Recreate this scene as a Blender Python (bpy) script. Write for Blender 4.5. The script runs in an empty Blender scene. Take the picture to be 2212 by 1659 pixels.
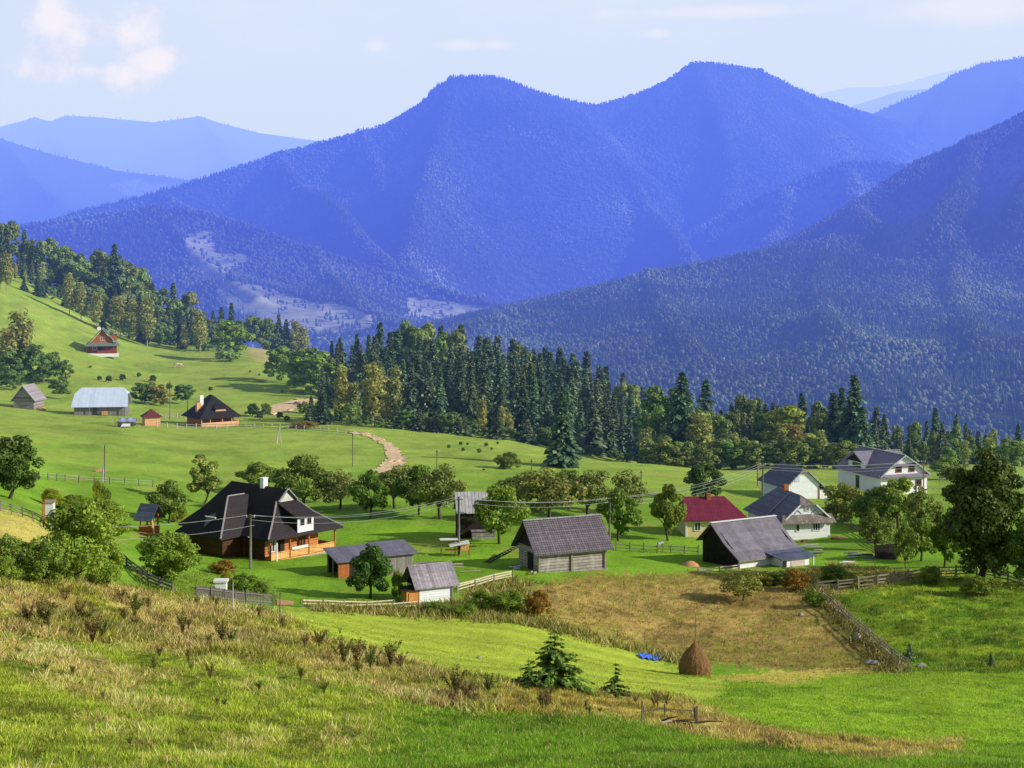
import bpy, math, random
import numpy as np
from mathutils import Vector, Matrix
R = random.Random(7)
NR = np.random.default_rng(11)
SC = bpy.context.scene
COL = SC.collection
rad = math.radians
# ------------------------------------------------------------------ camera model used to survey the photo (2212 x 1659 units)
F, CX, V0 = 3240.0, 1106.0, 560.0
SUN_AZ, SUN_EL = 12.0, 25.0          # degrees in front of due right, elevation

# ------------------------------------------------------------------ noise
def vnoise(x, y, seed=0):
    xi = np.floor(x).astype(np.int64); yi = np.floor(y).astype(np.int64)
    fx = x - xi; fy = y - yi
    fx = fx*fx*(3-2*fx); fy = fy*fy*(3-2*fy)
    def h(a, b):
        n = (a*374761393 + b*668265263 + seed*974711) & 0xffffffff
        n = ((n ^ (n >> 13))*1274126177) & 0xffffffff
        return ((n ^ (n >> 16)) & 0xffff)/65535.0
    return (h(xi, yi)*(1-fx) + h(xi+1, yi)*fx)*(1-fy) + (h(xi, yi+1)*(1-fx) + h(xi+1, yi+1)*fx)*fy
def fbm(x, y, octs=4, seed=0):
    s = 0; a = 1; t = 0
    for i in range(octs):
        s = s + a*(vnoise(x*2**i, y*2**i, seed+i)-.5); t += a; a *= .5
    return s/t*2
def sstep(e0, e1, x):
    t = np.clip((x-e0)/(e1-e0), 0, 1); return t*t*(3-2*t)

# ------------------------------------------------------------------ terrain: surveyed profiles (distance, image row) per bearing
PROF = {
 -900: [(42,1640),(88,1240),(130,1100),(200,1000),(320,850),(440,640),(500,560),(600,500)],
 0:    [(42,1659),(60,1470),(75,1330),(88,1243),(110,1172),(130,1100),(160,1052),(200,1000),(240,950),(320,890),(345,876),(390,820),(440,715),(500,628),(560,585),(610,560)],
 140:  [(42,1659),(60,1490),(75,1370),(88,1262),(105,1225),(130,1165),(150,1125),(165,1100),(205,1035),(240,980),(300,915),(345,893),(390,820),(440,765),(500,690),(555,640),(610,620)],
 276:  [(42,1659),(60,1515),(75,1415),(90,1320),(105,1275),(125,1240),(150,1180),(165,1148),(205,1052),(270,950),(335,897),(390,840),(440,795),(480,763),(530,735),(575,708),(610,705)],
 420:  [(42,1659),(60,1530),(75,1430),(92,1325),(110,1288),(130,1262),(150,1215),(165,1180),(205,1075),(270,970),(338,910),(400,845),(480,778),(530,757),(575,742),(610,745)],
 553:  [(42,1659),(60,1545),(75,1440),(92,1340),(105,1322),(118,1308),(130,1296),(150,1226),(162,1196),(200,1092),(250,1000),(300,935),(342,910),(400,846),(480,775),(540,748),(575,745),(610,750)],
 700:  [(44,1659),(60,1560),(75,1465),(90,1372),(105,1345),(118,1318),(130,1302),(150,1232),(165,1185),(200,1088),(250,1008),(300,940),(340,908),(400,850),(450,815),(540,785),(610,790)],
 830:  [(45,1659),(60,1570),(75,1490),(88,1418),(100,1388),(115,1348),(130,1311),(150,1237),(170,1165),(200,1082),(240,1022),(262,992),(300,948),(340,918),(400,890),(450,872),(500,865),(600,880)],
 1106: [(48,1659),(75,1500),(85,1460),(100,1425),(115,1368),(130,1318),(150,1238),(170,1165),(200,1085),(240,1025),(280,980),(320,955),(340,948),(400,925),(450,915),(520,920)],
 1383: [(48,1659),(75,1535),(88,1492),(100,1462),(113,1443),(122,1415),(135,1335),(150,1248),(170,1180),(200,1105),(240,1042),(262,1017),(270,1006),(283,1000),(297,1012),(320,1014),(350,996),(400,980),(460,975)],
 1520: [(49,1659),(70,1572),(80,1538),(92,1500),(104,1462),(113,1456),(122,1428),(135,1338),(150,1250),(170,1190),(200,1112),(240,1050),(265,1022),(284,1011),(299,1022),(320,1022),(350,1006),(400,1000)],
 1660: [(50,1659),(70,1572),(80,1540),(95,1490),(105,1458),(113,1457),(120,1442),(135,1340),(150,1250),(165,1200),(185,1160),(200,1125),(240,1056),(280,1020),(330,995),(400,1000)],
 1936: [(50,1659),(65,1620),(75,1592),(90,1525),(102,1463),(112,1456),(120,1420),(130,1340),(140,1278),(150,1240),(165,1200),(185,1150),(200,1112),(240,1066),(280,1028),(330,1000),(400,1010)],
 2212: [(50,1665),(65,1632),(75,1598),(90,1530),(103,1466),(113,1450),(122,1385),(132,1315),(140,1270),(155,1222),(175,1165),(200,1105),(240,1062),(280,1028),(330,1000),(400,1010)],
 3000: [(50,1680),(75,1600),(103,1466),(115,1440),(140,1270),(155,1222),(200,1105),(280,1028),(400,1010)],
}
_us = np.array(sorted(PROF)); GU = np.linspace(-900, 3000, 261); GY = np.exp(np.linspace(math.log(3.0), math.log(9000), 700))
_tab = []
for u in _us:
    pts = PROF[u]
    yy = [3.0, 20.0] + [p[0] for p in pts]
    z0 = (V0-pts[0][1])/F*pts[0][0]
    zz = [-1.8, z0*0.47] + [(V0-p[1])/F*p[0] for p in pts]
    ye, ze = yy[-1], zz[-1]
    yy += [ye+90, ye+220, ye+450, ye+900, 9000]; zz += [ze-14, min(ze-50, -80), -125, -150, -160]
    _tab.append(np.interp(np.log(GY), np.log(yy), zz))
_tab = np.array(_tab)
GZ = np.array([np.interp(GU, _us, _tab[:, j]) for j in range(len(GY))])       # [y, u]
def gsm(a, sig, ax):
    k = np.arange(-int(3*sig), int(3*sig)+1); w = np.exp(-.5*(k/sig)**2); w /= w.sum()
    p = [(0, 0), (0, 0)]; p[ax] = (len(k)//2, len(k)//2); b = np.pad(a, p, mode='edge')
    return np.apply_along_axis(lambda r: np.convolve(r, w, 'valid'), ax, b)
GZ = gsm(GZ, 2.2, 0); GZ = gsm(GZ, 3.0, 1)
_ly = np.log(GY)
def gz(x, y):
    x = np.asarray(x, float); y = np.maximum(np.asarray(y, float), 3.0)
    u = CX + F*x/y
    fu = np.clip((u-GU[0])/(GU[1]-GU[0]), 0, len(GU)-1.001); fy = np.clip((np.log(y)-_ly[0])/(_ly[1]-_ly[0]), 0, len(GY)-1.001)
    i = fu.astype(int); j = fy.astype(int); a = fu-i; b = fy-j
    z = (GZ[j, i]*(1-a)+GZ[j, i+1]*a)*(1-b) + (GZ[j+1, i]*(1-a)+GZ[j+1, i+1]*a)*b
    am = np.clip(y/60, 0, 1)*np.clip((1500-y)/900, 0, 1)
    return z + am*(.22*fbm(x/7, y/7, 3, 5) + .35*fbm(x/24, y/24, 2, 9))
def gzf(x, y): return float(gz(x, y))
_ys = np.exp(np.linspace(math.log(25), math.log(900), 5000))
def at(u, v, y0=25.):
    """first point of the ground seen at a surveyed bearing / row, not nearer than y0"""
    x = (u-CX)/F*_ys
    vv = V0 - F*gz(x, _ys)/_ys
    k = np.where((vv <= v) & (_ys >= y0))[0]
    k = k[0] if len(k) else int(np.argmin(np.abs(vv-v)))
    y = _ys[k]
    return Vector(((u-CX)/F*y, y, gzf((u-CX)/F*y, y)))
def pt(u, y, v=None):
    x = (u-CX)/F*y
    return Vector((x, y, gzf(x, y) if v is None else (V0-v)/F*y))

# ------------------------------------------------------------------ object helpers
def tag(o, label, cat, group=None, kind=None):
    if label: o['label'] = label
    if cat: o['category'] = cat
    if group: o['group'] = group
    if kind: o['kind'] = kind
    return o
def thing(name, label, cat, loc=(0, 0, 0), rz=0., group=None):
    o = bpy.data.objects.new(name, None); COL.objects.link(o); o.location = loc; o.rotation_euler = (0, 0, rz)
    o.empty_display_size = .3
    return tag(o, label, cat, group)
def link(name, me, parent=None, loc=None, rz=None):
    o = bpy.data.objects.new(name, me); COL.objects.link(o)
    if parent is not None: o.parent = parent
    if loc is not None: o.location = loc
    if rz is not None: o.rotation_euler = (0, 0, rz)
    return o
def mesh_np(name, V, T, mat, col=None, smooth=False):
    V = np.asarray(V, np.float32); T = np.asarray(T, np.int32)
    me = bpy.data.meshes.new(name)
    me.vertices.add(len(V)); me.vertices.foreach_set('co', V.ravel())
    n = T.shape[1]
    me.loops.add(T.size); me.loops.foreach_set('vertex_index', T.ravel())
    me.polygons.add(len(T)); me.polygons.foreach_set('loop_start', np.arange(0, T.size, n, dtype=np.int32))
    if smooth: me.polygons.foreach_set('use_smooth', np.ones(len(T), bool))
    me.update(calc_edges=True)
    if col is not None:
        at_ = me.attributes.new('Col', 'FLOAT_COLOR', 'POINT')
        c = np.ones((len(V), 4), np.float32); c[:, :3] = col; at_.data.foreach_set('color', c.ravel())
    me.materials.append(mat)
    return me
class MB:
    """collects faces, builds ONE mesh object"""
    def __init__(s): s.v = []; s.f = []
    def add(s, vs, fs):
        b = len(s.v); s.v += [tuple(v) for v in vs]; s.f += [tuple(i+b for i in f) for f in fs]; return s
    def box(s, c, d, rz=0., rx=0., ry=0.):
        M = Matrix.Translation(c) @ Matrix.Rotation(rz, 4, 'Z') @ Matrix.Rotation(ry, 4, 'Y') @ Matrix.Rotation(rx, 4, 'X')
        hx, hy, hz = d[0]/2, d[1]/2, d[2]/2
        vs = [M @ Vector((x*hx, y*hy, z*hz)) for x in (-1, 1) for y in (-1, 1) for z in (-1, 1)]
        return s.add(vs, [(0, 1, 3, 2), (4, 6, 7, 5), (0, 4, 5, 1), (2, 3, 7, 6), (0, 2, 6, 4), (1, 5, 7, 3)])
    def bar(s, a, b, w, h=None):
        a = Vector(a); b = Vector(b); d = b-a
        h = h or w
        q = d.to_track_quat('X', 'Z').to_matrix().to_4x4()
        M = Matrix.Translation((a+b)/2) @ q
        vs = [M @ Vector((x*d.length/2, y*w/2, z*h/2)) for x in (-1, 1) for y in (-1, 1) for z in (-1, 1)]
        return s.add(vs, [(0, 1, 3, 2), (4, 6, 7, 5), (0, 4, 5, 1), (2, 3, 7, 6), (0, 2, 6, 4), (1, 5, 7, 3)])
    def tube(s, pts, rs, n=7, cap=True):
        pts = [Vector(p) for p in pts]; rs = rs if isinstance(rs, (list, tuple)) else [rs]*len(pts)
        b = len(s.v)
        for i, p in enumerate(pts):
            d = (pts[min(i+1, len(pts)-1)]-pts[max(i-1, 0)]).normalized()
            up = Vector((0, 0, 1)) if abs(d.z) < .9 else Vector((1, 0, 0))
            e1 = d.cross(up).normalized(); e2 = d.cross(e1)
            for k in range(n):
                t = 2*math.pi*k/n
                s.v.append(tuple(p + (e1*math.cos(t)+e2*math.sin(t))*rs[i]))
        for i in range(len(pts)-1):
            for k in range(n):
                a0 = b+i*n+k; a1 = b+i*n+(k+1) % n
                s.f.append((a0, a1, a1+n, a0+n))
        if cap:
            s.f.append(tuple(b+k for k in range(n))); s.f.append(tuple(b+(len(pts)-1)*n+k for k in reversed(range(n))))
        return s
    def lathe(s, prof, n=16, c=(0, 0, 0), jit=0.):
        b = len(s.v)
        for r, z in prof:
            for k in range(n):
                t = 2*math.pi*k/n; rr = r*(1+jit*(R.random()-.5))
                s.v.append((c[0]+rr*math.cos(t), c[1]+rr*math.sin(t), c[2]+z))
        for i in range(len(prof)-1):
            for k in range(n):
                a0 = b+i*n+k; a1 = b+i*n+(k+1) % n
                s.f.append((a0, a1, a1+n, a0+n))
        s.f.append(tuple(b+k for k in reversed(range(n)))); s.f.append(tuple(b+(len(prof)-1)*n+k for k in range(n)))
        return s
    def slab(s, poly, t):
        """a sheet of thickness t under a planar polygon"""
        P = [Vector(p) for p in poly]
        nrm = Vector((0, 0, 0))
        for i in range(len(P)): nrm += P[i].cross(P[(i+1) % len(P)])
        if nrm.z < 0: P.reverse()
        n = len(P); lo = [p-Vector((0, 0, t)) for p in P]
        fs = [tuple(range(n)), tuple(range(2*n-1, n-1, -1))]
        for i in range(n):
            j = (i+1) % n; fs.append((i, n+i, n+j, j))
        return s.add(P+lo, fs)
    def build(s, name, mat, parent=None, loc=None, rz=None, smooth=False, bevel=0.):
        me = bpy.data.meshes.new(name); me.from_pydata(s.v, [], s.f); me.update()
        me.materials.append(mat)
        if smooth:
            for p in me.polygons: p.use_smooth = True
        o = link(name, me, parent, loc, rz)
        if bevel:
            m = o.modifiers.new('bevel', 'BEVEL'); m.width = bevel; m.segments = 1
        return o
def copy_tree(o, parent=None):
    c = o.copy(); COL.objects.link(c)
    if parent is not None: c.parent = parent
    for ch in list(o.children): copy_tree(ch, c)
    return c

# ------------------------------------------------------------------ materials
def haze_group():  # aerial haze painted on: blue emission mixed into each material by distance
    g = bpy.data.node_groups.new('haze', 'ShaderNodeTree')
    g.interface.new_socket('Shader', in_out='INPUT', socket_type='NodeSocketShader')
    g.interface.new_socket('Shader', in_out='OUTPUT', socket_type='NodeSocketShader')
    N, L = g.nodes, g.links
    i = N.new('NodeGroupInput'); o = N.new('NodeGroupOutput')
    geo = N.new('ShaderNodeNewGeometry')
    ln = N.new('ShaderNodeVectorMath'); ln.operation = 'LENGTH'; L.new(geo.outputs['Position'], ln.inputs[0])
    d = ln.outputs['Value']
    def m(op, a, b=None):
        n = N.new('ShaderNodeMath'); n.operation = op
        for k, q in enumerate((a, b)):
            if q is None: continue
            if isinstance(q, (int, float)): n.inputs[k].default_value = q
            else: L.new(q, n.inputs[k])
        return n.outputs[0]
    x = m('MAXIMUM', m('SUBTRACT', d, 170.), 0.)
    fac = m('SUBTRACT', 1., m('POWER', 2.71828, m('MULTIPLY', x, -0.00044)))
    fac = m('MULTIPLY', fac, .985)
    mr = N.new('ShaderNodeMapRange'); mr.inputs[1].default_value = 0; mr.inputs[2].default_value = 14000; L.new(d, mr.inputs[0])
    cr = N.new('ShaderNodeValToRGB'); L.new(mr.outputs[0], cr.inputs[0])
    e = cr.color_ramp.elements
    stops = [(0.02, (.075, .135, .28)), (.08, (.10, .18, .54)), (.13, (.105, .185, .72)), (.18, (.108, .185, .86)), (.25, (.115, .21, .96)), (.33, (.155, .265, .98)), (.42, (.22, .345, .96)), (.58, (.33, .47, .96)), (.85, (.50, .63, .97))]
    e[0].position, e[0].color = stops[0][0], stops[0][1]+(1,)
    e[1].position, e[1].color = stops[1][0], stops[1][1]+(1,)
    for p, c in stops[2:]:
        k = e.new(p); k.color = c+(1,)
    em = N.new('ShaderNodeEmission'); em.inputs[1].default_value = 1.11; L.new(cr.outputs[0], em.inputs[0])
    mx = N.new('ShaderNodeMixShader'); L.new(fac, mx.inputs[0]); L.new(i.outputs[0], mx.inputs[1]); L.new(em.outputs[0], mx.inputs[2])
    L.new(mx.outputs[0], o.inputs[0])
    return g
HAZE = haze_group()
class NT:
    def __init__(s, name):
        s.m = bpy.data.materials.new(name); s.m.use_nodes = True
        s.N = s.m.node_tree.nodes; s.L = s.m.node_tree.links
        s.N.clear()
        s.out = s.N.new('ShaderNodeOutputMaterial')
        try: s.m.cycles.emission_sampling = 'NONE'
        except Exception: pass
    def put(s, sock, val):
        if isinstance(val, bpy.types.NodeSocket): s.L.new(val, sock)
        elif isinstance(val, tuple) and len(val) == 3 and sock.type == 'RGBA': sock.default_value = val+(1,)
        else: sock.default_value = val
    def math(s, op, a, b=None, c=None):
        n = s.N.new('ShaderNodeMath'); n.operation = op
        for k, q in enumerate((a, b, c)):
            if q is not None: s.put(n.inputs[k], q)
        return n.outputs[0]
    def mix(s, f, a, b, mode='MIX'):
        n = s.N.new('ShaderNodeMix'); n.data_type = 'RGBA'; n.blend_type = mode
        s.put(n.inputs[0], f); s.put(n.inputs[6], a); s.put(n.inputs[7], b)
        return n.outputs[2]
    def noise(s, scale, detail=4, rough=.6, vec=None):
        n = s.N.new('ShaderNodeTexNoise'); n.inputs['Scale'].default_value = scale; n.inputs['Detail'].default_value = detail; n.inputs['Roughness'].default_value = rough
        if vec is not None: s.L.new(vec, n.inputs['Vector'])
        return n.outputs['Fac']
    def rng(s, x, a, b, c=0., d=1.):
        n = s.N.new('ShaderNodeMapRange'); s.put(n.inputs[0], x)
        for k, q in enumerate((a, b, c, d)): n.inputs[k+1].default_value = q
        return n.outputs[0]
    def coord(s, which='Object', scale=None):
        n = s.N.new('ShaderNodeTexCoord'); o = n.outputs[which]
        if scale:
            mp = s.N.new('ShaderNodeMapping'); mp.inputs['Scale'].default_value = scale; s.L.new(o, mp.inputs[0]); o = mp.outputs[0]
        return o
    def pos(s): return s.N.new('ShaderNodeNewGeometry').outputs['Position']
    def bump(s, h, strength, dist=.05):
        n = s.N.new('ShaderNodeBump'); n.inputs['Strength'].default_value = strength; n.inputs['Distance'].default_value = dist
        s.L.new(h, n.inputs['Height']); return n.outputs[0]
    def finish(s, col, rough=.85, normal=None, spec=.25, trans=0., metal=0.):
        p = s.N.new('ShaderNodeBsdfPrincipled'); s.put(p.inputs['Base Color'], col); s.put(p.inputs['Roughness'], rough)
        p.inputs['Specular IOR Level'].default_value = spec; p.inputs['Metallic'].default_value = metal
        if normal is not None: s.L.new(normal, p.inputs['Normal'])
        sh = p.outputs[0]
        if trans:
            t = s.N.new('ShaderNodeBsdfTranslucent'); s.put(t.inputs[0], col)
            mx = s.N.new('ShaderNodeMixShader'); mx.inputs[0].default_value = trans
            s.L.new(sh, mx.inputs[1]); s.L.new(t.outputs[0], mx.inputs[2]); sh = mx.outputs[0]
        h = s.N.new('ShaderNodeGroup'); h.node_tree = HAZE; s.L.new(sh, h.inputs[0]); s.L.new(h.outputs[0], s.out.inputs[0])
        return s.m
def mat(name, c1, c2=None, ns=3., rough=.85, bump=.3, spec=.25, bands=(), stain=None, metal=0.):
    """noise-mottled paint/wood/metal; bands = [(axis, per metre, line width, line darkness, variation)] in the object's own frame"""
    t = NT(name); c2 = c2 or tuple(x*.6 for x in c1)
    co = t.coord('Object')
    f = t.rng(t.noise(ns, 5, .65, co), .3, .7)
    col = t.mix(f, c1, c2)
    hgt = t.noise(ns*4, 3, .6, co)
    if bands:
        sx = t.N.new('ShaderNodeSeparateXYZ'); t.L.new(co, sx.inputs[0])
        for ax, per, lw, dark, var in bands:
            q = t.math('MULTIPLY', sx.outputs[ax], per)
            wob = t.math('MULTIPLY', t.math('SUBTRACT', t.noise(1.3, 2, .5, co), .5), .25)
            q = t.math('ADD', q, wob)
            fl = t.math('FLOOR', q); fr = t.math('FRACT', q)
            wn = t.N.new('ShaderNodeTexWhiteNoise'); wn.noise_dimensions = '1D'; t.L.new(fl, wn.inputs['W'])
            k = t.rng(wn.outputs['Value'], 0, 1, 1-var, 1+var)
            tri = t.math('ABSOLUTE', t.math('SUBTRACT', fr, .5))          # .5 at the joint
            ln = t.rng(tri, .5-lw, .5, 1., 1-dark)
            k = t.math('MULTIPLY', k, ln)
            cc = t.N.new('ShaderNodeCombineColor')
            for j in range(3): t.L.new(k, cc.inputs[j])
            col = t.mix(1., col, cc.outputs[0], 'MULTIPLY')
            hgt = t.math('ADD', hgt, t.math('MULTIPLY', ln, 1.2))
    if stain:
        sc, cs, lo, hi = stain
        mp = t.coord('Object', (sc, sc, sc*.25))
        col = t.mix(t.rng(t.noise(1., 5, .7, mp), lo, hi), col, cs)
    nrm = t.bump(hgt, bump, .04) if bump else None
    return t.finish(col, rough, nrm, spec, 0, metal)
def leaf_mat(name, trans=.25, rough=.6):
    t = NT(name)
    a = t.N.new('ShaderNodeAttribute'); a.attribute_name = 'Col'
    oi = t.N.new('ShaderNodeObjectInfo')
    col = t.mix(1., a.outputs['Color'], oi.outputs['Color'], 'MULTIPLY')
    return t.finish(col, rough, None, .2, trans)
M = {}
M['leaf'] = leaf_mat('leaf_foliage', .28)
M['needle'] = leaf_mat('needle_foliage', .2)
M['forest'] = leaf_mat('distant_forest', .0, .9)
M['grass'] = leaf_mat('grass_blades', .35, .7)
M['bark'] = mat('bark', (.10, .075, .055), (.05, .04, .03), 6, .95, .6)
M['birch'] = mat('birch_bark', (.5, .47, .42), (.2, .18, .16), 5, .9, .3)
M['grey_pole'] = mat('weathered_pole', (.22, .20, .185), (.12, .105, .095), 5, .9, .4)
M['concrete'] = mat('pale_concrete', (.55, .54, .52), (.4, .39, .37), 4, .9, .3)
M['wire'] = mat('bare_wire', (.42, .44, .46), (.32, .34, .36), 2, .4, 0, .5)
M['old_rail'] = mat('weathered_rail', (.34, .30, .24), (.2, .175, .14), 4, .9, .4)
M['pale_rail'] = mat('pale_fresh_rail', (.62, .56, .40), (.42, .36, .24), 3, .85, .3)
M['white'] = mat('white_paint', (.80, .80, .79), (.70, .70, .70), 2, .7, .1)
M['white_boards'] = mat('white_board_wall', (.86, .87, .90), (.74, .76, .81), 1.5, .75, .25, bands=[(2, 5, .09, .45, .06)])
M['window'] = mat('dark_window_glass', (.02, .022, .03), (.035, .035, .045), 2, .15, 0, .6)
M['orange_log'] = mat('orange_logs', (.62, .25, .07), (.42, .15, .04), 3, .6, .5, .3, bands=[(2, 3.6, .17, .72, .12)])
M['shaded_log'] = mat('shaded_brown_logs', (.10, .045, .02), (.06, .028, .014), 3, .8, .5, .2, bands=[(2, 3.6, .17, .6, .12)])  # shaded copy of the orange logs, shade put into the colour
M['orange_wood'] = mat('fresh_orange_boards', (.75, .34, .09), (.5, .20, .05), 4, .6, .4, .3, bands=[(0, 7, .1, .5, .14)])
M['rail_boards'] = mat('pale_orange_boards', (.82, .48, .18), (.62, .32, .1), 5, .65, .4, .3, bands=[(0, 6, .16, .5, .12)])
M['rust_wood'] = mat('rust_boards', (.48, .16, .045), (.33, .10, .03), 3, .75, .4, .25, bands=[(0, 6, .1, .5, .12)])
M['dark_wood'] = mat('dark_boards', (.045, .035, .028), (.02, .016, .013), 3, .85, .4, .2, bands=[(0, 5, .1, .6, .25)])
M['grey_log'] = mat('bleached_logs', (.42, .39, .37), (.24, .215, .20), 2.5, .9, .6, .2, bands=[(2, 3.4, .2, .65, .16)], stain=(1.4, (.54, .51, .48), .5, .8))
M['grey_board'] = mat('grey_upright_boards', (.30, .28, .27), (.19, .175, .17), 3, .9, .5, .2, bands=[(0, 5.5, .1, .6, .28)])
M['black_shaded_shingle'] = mat('black_shaded_shingles', (.017, .014, .016), (.008, .007, .009), 2.5, .75, .5, .3, bands=[(2, 4.2, .12, .35, .12)])  # on the log house: shade painted into slopes turned from the sun
M['lit_brown_shingle'] = mat('lit_dark_brown_shingles', (.034, .027, .032), (.019, .016, .02), 2.5, .75, .5, .3, bands=[(2, 4.2, .12, .35, .12)])  # sunlit copy of the log house shingles, light put into the colour
M['tile_roof'] = mat('old_tiles', (.205, .18, .21), (.11, .097, .12), 3, .85, .8, .2, bands=[(0, 3.8, .2, .5, .15), (2, 5.2, .2, .55, .15)])
M['plank_roof'] = mat('bleached_plank_roof', (.36, .33, .37), (.22, .20, .235), 3, .9, .6, .2, bands=[(0, 3.5, .09, .5, .2), (2, 1.7, .05, .35, .1)])
M['slate_roof'] = mat('dull_slate_sheets', (.215, .20, .24), (.13, .12, .16), 1.5, .75, .4, .3, bands=[(0, 1.1, .04, .3, .14), (2, 1.3, .04, .3, .08)], stain=(.9, (.25, .23, .22), .58, .8))
M['shed_roof'] = mat('felt_roof', (.17, .165, .225), (.11, .105, .15), 2, .8, .4, .3, bands=[(0, 1., .03, .4, .14)])
M['blue_roof'] = mat('blue_black_sheets', (.115, .135, .215), (.066, .08, .13), 1.5, .6, .5, .4, bands=[(2, 1.7, .09, .55, .15), (0, 1.0, .05, .4, .1)])
M['violet_roof'] = mat('violet_brown_sheets', (.25, .225, .30), (.18, .16, .22), 1.5, .7, .3, .3, bands=[(0, 1.1, .04, .3, .07)])
M['rust_roof'] = mat('stained_sheet_roof', (.24, .20, .185), (.12, .09, .085), 1.6, .75, .4, .3, bands=[(0, 1.3, .06, .4, .12)], stain=(2.2, (.5, .48, .47), .56, .72))
M['metal_roof'] = mat('bright_metal_roof', (.62, .70, .86), (.52, .60, .76), 1., .45, .15, .5, bands=[(0, 1.2, .05, .25, .04)])
M['zinc_roof'] = mat('zinc_sheets', (.52, .53, .57), (.30, .28, .28), 1.5, .5, .4, .4, bands=[(0, 2.5, .18, .5, .1)])
M['red_roof'] = mat('crimson_roof', (.20, .02, .055), (.14, .015, .04), 1.2, .6, .3, .3, bands=[(0, 2.8, .14, .4, .1), (2, 2.5, .08, .25, .06)], stain=(.9, (.16,.03,.045), .58, .8))
M['maroon_roof'] = mat('maroon_roof', (.16, .035, .04), (.11, .025, .03), 2, .6, .2, .3, bands=[(0, 3, .1, .3, .05)])
M['green_roof'] = mat('green_roof', (.19, .26, .20), (.14, .20, .155), 2, .6, .2, .3, bands=[(0, 3, .1, .2, .05)])
M['red_log'] = mat('red_logs', (.34, .085, .04), (.22, .05, .025), 3, .7, .5, .25, bands=[(2, 3.4, .17, .5, .12)])
M['red_board'] = mat('red_gable_boards', (.5, .15, .05), (.38, .10, .035), 3, .7, .3, .25, bands=[(0, 5, .1, .4, .1)])
M['peach_wood'] = mat('peach_boards', (.80, .46, .24), (.64, .33, .15), 3, .7, .3, .25, bands=[(2, 5, .1, .35, .08)])
M['cream'] = mat('cream_plaster', (.78, .66, .36), (.66, .54, .28), 2, .9, .2)
M['plaster'] = mat('white_plaster', (.88, .88, .88), (.80, .80, .81), .8, .9, .2, stain=(.8, (.62, .62, .60), .6, .8))
M['brick'] = mat('orange_brick', (.5, .17, .06), (.36, .11, .04), 6, .9, .4, bands=[(2, 12, .15, .4, .2)])
M['stone'] = mat('pale_stone', (.42, .40, .37), (.24, .23, .21), 4, .95, .6)
M['hay'] = mat('brown_hay', (.29, .17, .075), (.14, .08, .035), 9, 1., 1., .1)
M['tarp'] = mat('blue_tarp', (.02, .10, .70), (.08, .22, .85), 5, .5, .5, .4)
M['cart_tarp'] = mat('pale_blue_tarp', (.16, .22, .55), (.42, .46, .72), 3, .5, .4, .4)
M['orange'] = mat('orange_cloth', (.85, .16, .03), (.7, .12, .02), 5, .8, .2)
M['dirt'] = mat('dirt_track', (.80, .60, .37), (.52, .36, .20), .7, .95, .7, .1, stain=(.5, (.75, .6, .40), .5, .75))
M['sand'] = mat('orange_sand', (.62, .34, .16), (.45, .24, .11), 3, .95, .5)
M['scrap'] = mat('dark_scrap', (.05, .052, .06), (.12, .12, .14), 6, .7, .5, .4)
M['cow'] = mat('cow_hide', (.75, .70, .66), (.50, .16, .07), 1.1, .8, .1)
M['ladder'] = mat('dark_ladder_wood', (.09, .08, .075), (.05, .045, .04), 5, .9, .4)

# ------------------------------------------------------------------ ground colours by zone (surveyed outlines, tested on the projected ground)
def inpoly(u, v, P):
    u = np.asarray(u); r = np.zeros(u.shape, bool)
    n = len(P)
    for i in range(n):
        x1, y1 = P[i]; x2, y2 = P[(i+1) % n]
        c = ((y1 > v) != (y2 > v))
        xx = (x2-x1)*(v-y1)/((y2-y1) if y2 != y1 else 1e-9)+x1
        r ^= c & (u < xx)
    return r
Z_GOLD = [(-300,1230),(0,1246),(150,1256),(300,1280),(450,1306),(600,1336),(700,1376),(850,1424),(1000,1462),(1150,1488),(1300,1500),(1440,1508),(1520,1540),(1600,1562),(1750,1588),(1900,1606),(2070,1596),(2090,1618),(1900,1642),(1750,1622),(1600,1596),(1500,1580),(1350,1552),(1200,1536),(1050,1536),(900,1520),(800,1490),(680,1462),(500,1420),(300,1395),(100,1370),(-300,1350)]
Z_MIX = [(-300,1340),(100,1360),(400,1390),(700,1455),(860,1505),(900,1560),(800,1620),(700,1680),(-300,1680)]
Z_MEADOW = [(600,1312),(760,1320),(900,1334),(1100,1345),(1230,1366),(1380,1400),(1470,1455),(1560,1462),(1560,1500),(1500,1525),(1440,1502),(1300,1494),(1150,1482),(1000,1456),(850,1418),(700,1370),(620,1338)]
Z_BROWN = [(1135,1285),(1165,1262),(1235,1243),(1500,1238),(1690,1236),(1740,1285),(1800,1345),(1850,1395),(1905,1446),(1870,1452),(1600,1440),(1500,1425),(1400,1404),(1280,1372),(1200,1348),(1150,1325)]
Z_YEL = [(1530,1463),(1640,1452),(1760,1448),(1880,1452),(1800,1462),(1690,1476),(1600,1470)]
Z_BANK = [(985,1300),(1030,1262),(1110,1248),(1165,1262),(1135,1285),(1150,1325),(1200,1348),(1400,1404),(1480,1425),(1470,1440),(1380,1412),(1230,1372),(1100,1346),(900,1335),(680,1318),(660,1308),(870,1310)]
Z_KNOLL = [(-300,1080),(0,1100),(90,1128),(120,1160),(130,1195),(60,1200),(-300,1190)]
Z_HEDGE = [(1690,1238),(1720,1235),(1800,1300),(1880,1370),(1970,1450),(1905,1450),(1850,1395),(1790,1330),(1740,1285)]
Z_RSLOPE = [(1760,1288),(1900,1270),(2080,1245),(2500,1275),(2500,1452),(1960,1452),(1880,1370),(1800,1300)]
Z_RYARD = [(1730,1240),(1790,1215),(1880,1225),(1960,1235),(2080,1240),(1900,1268),(1770,1284)]
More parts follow.
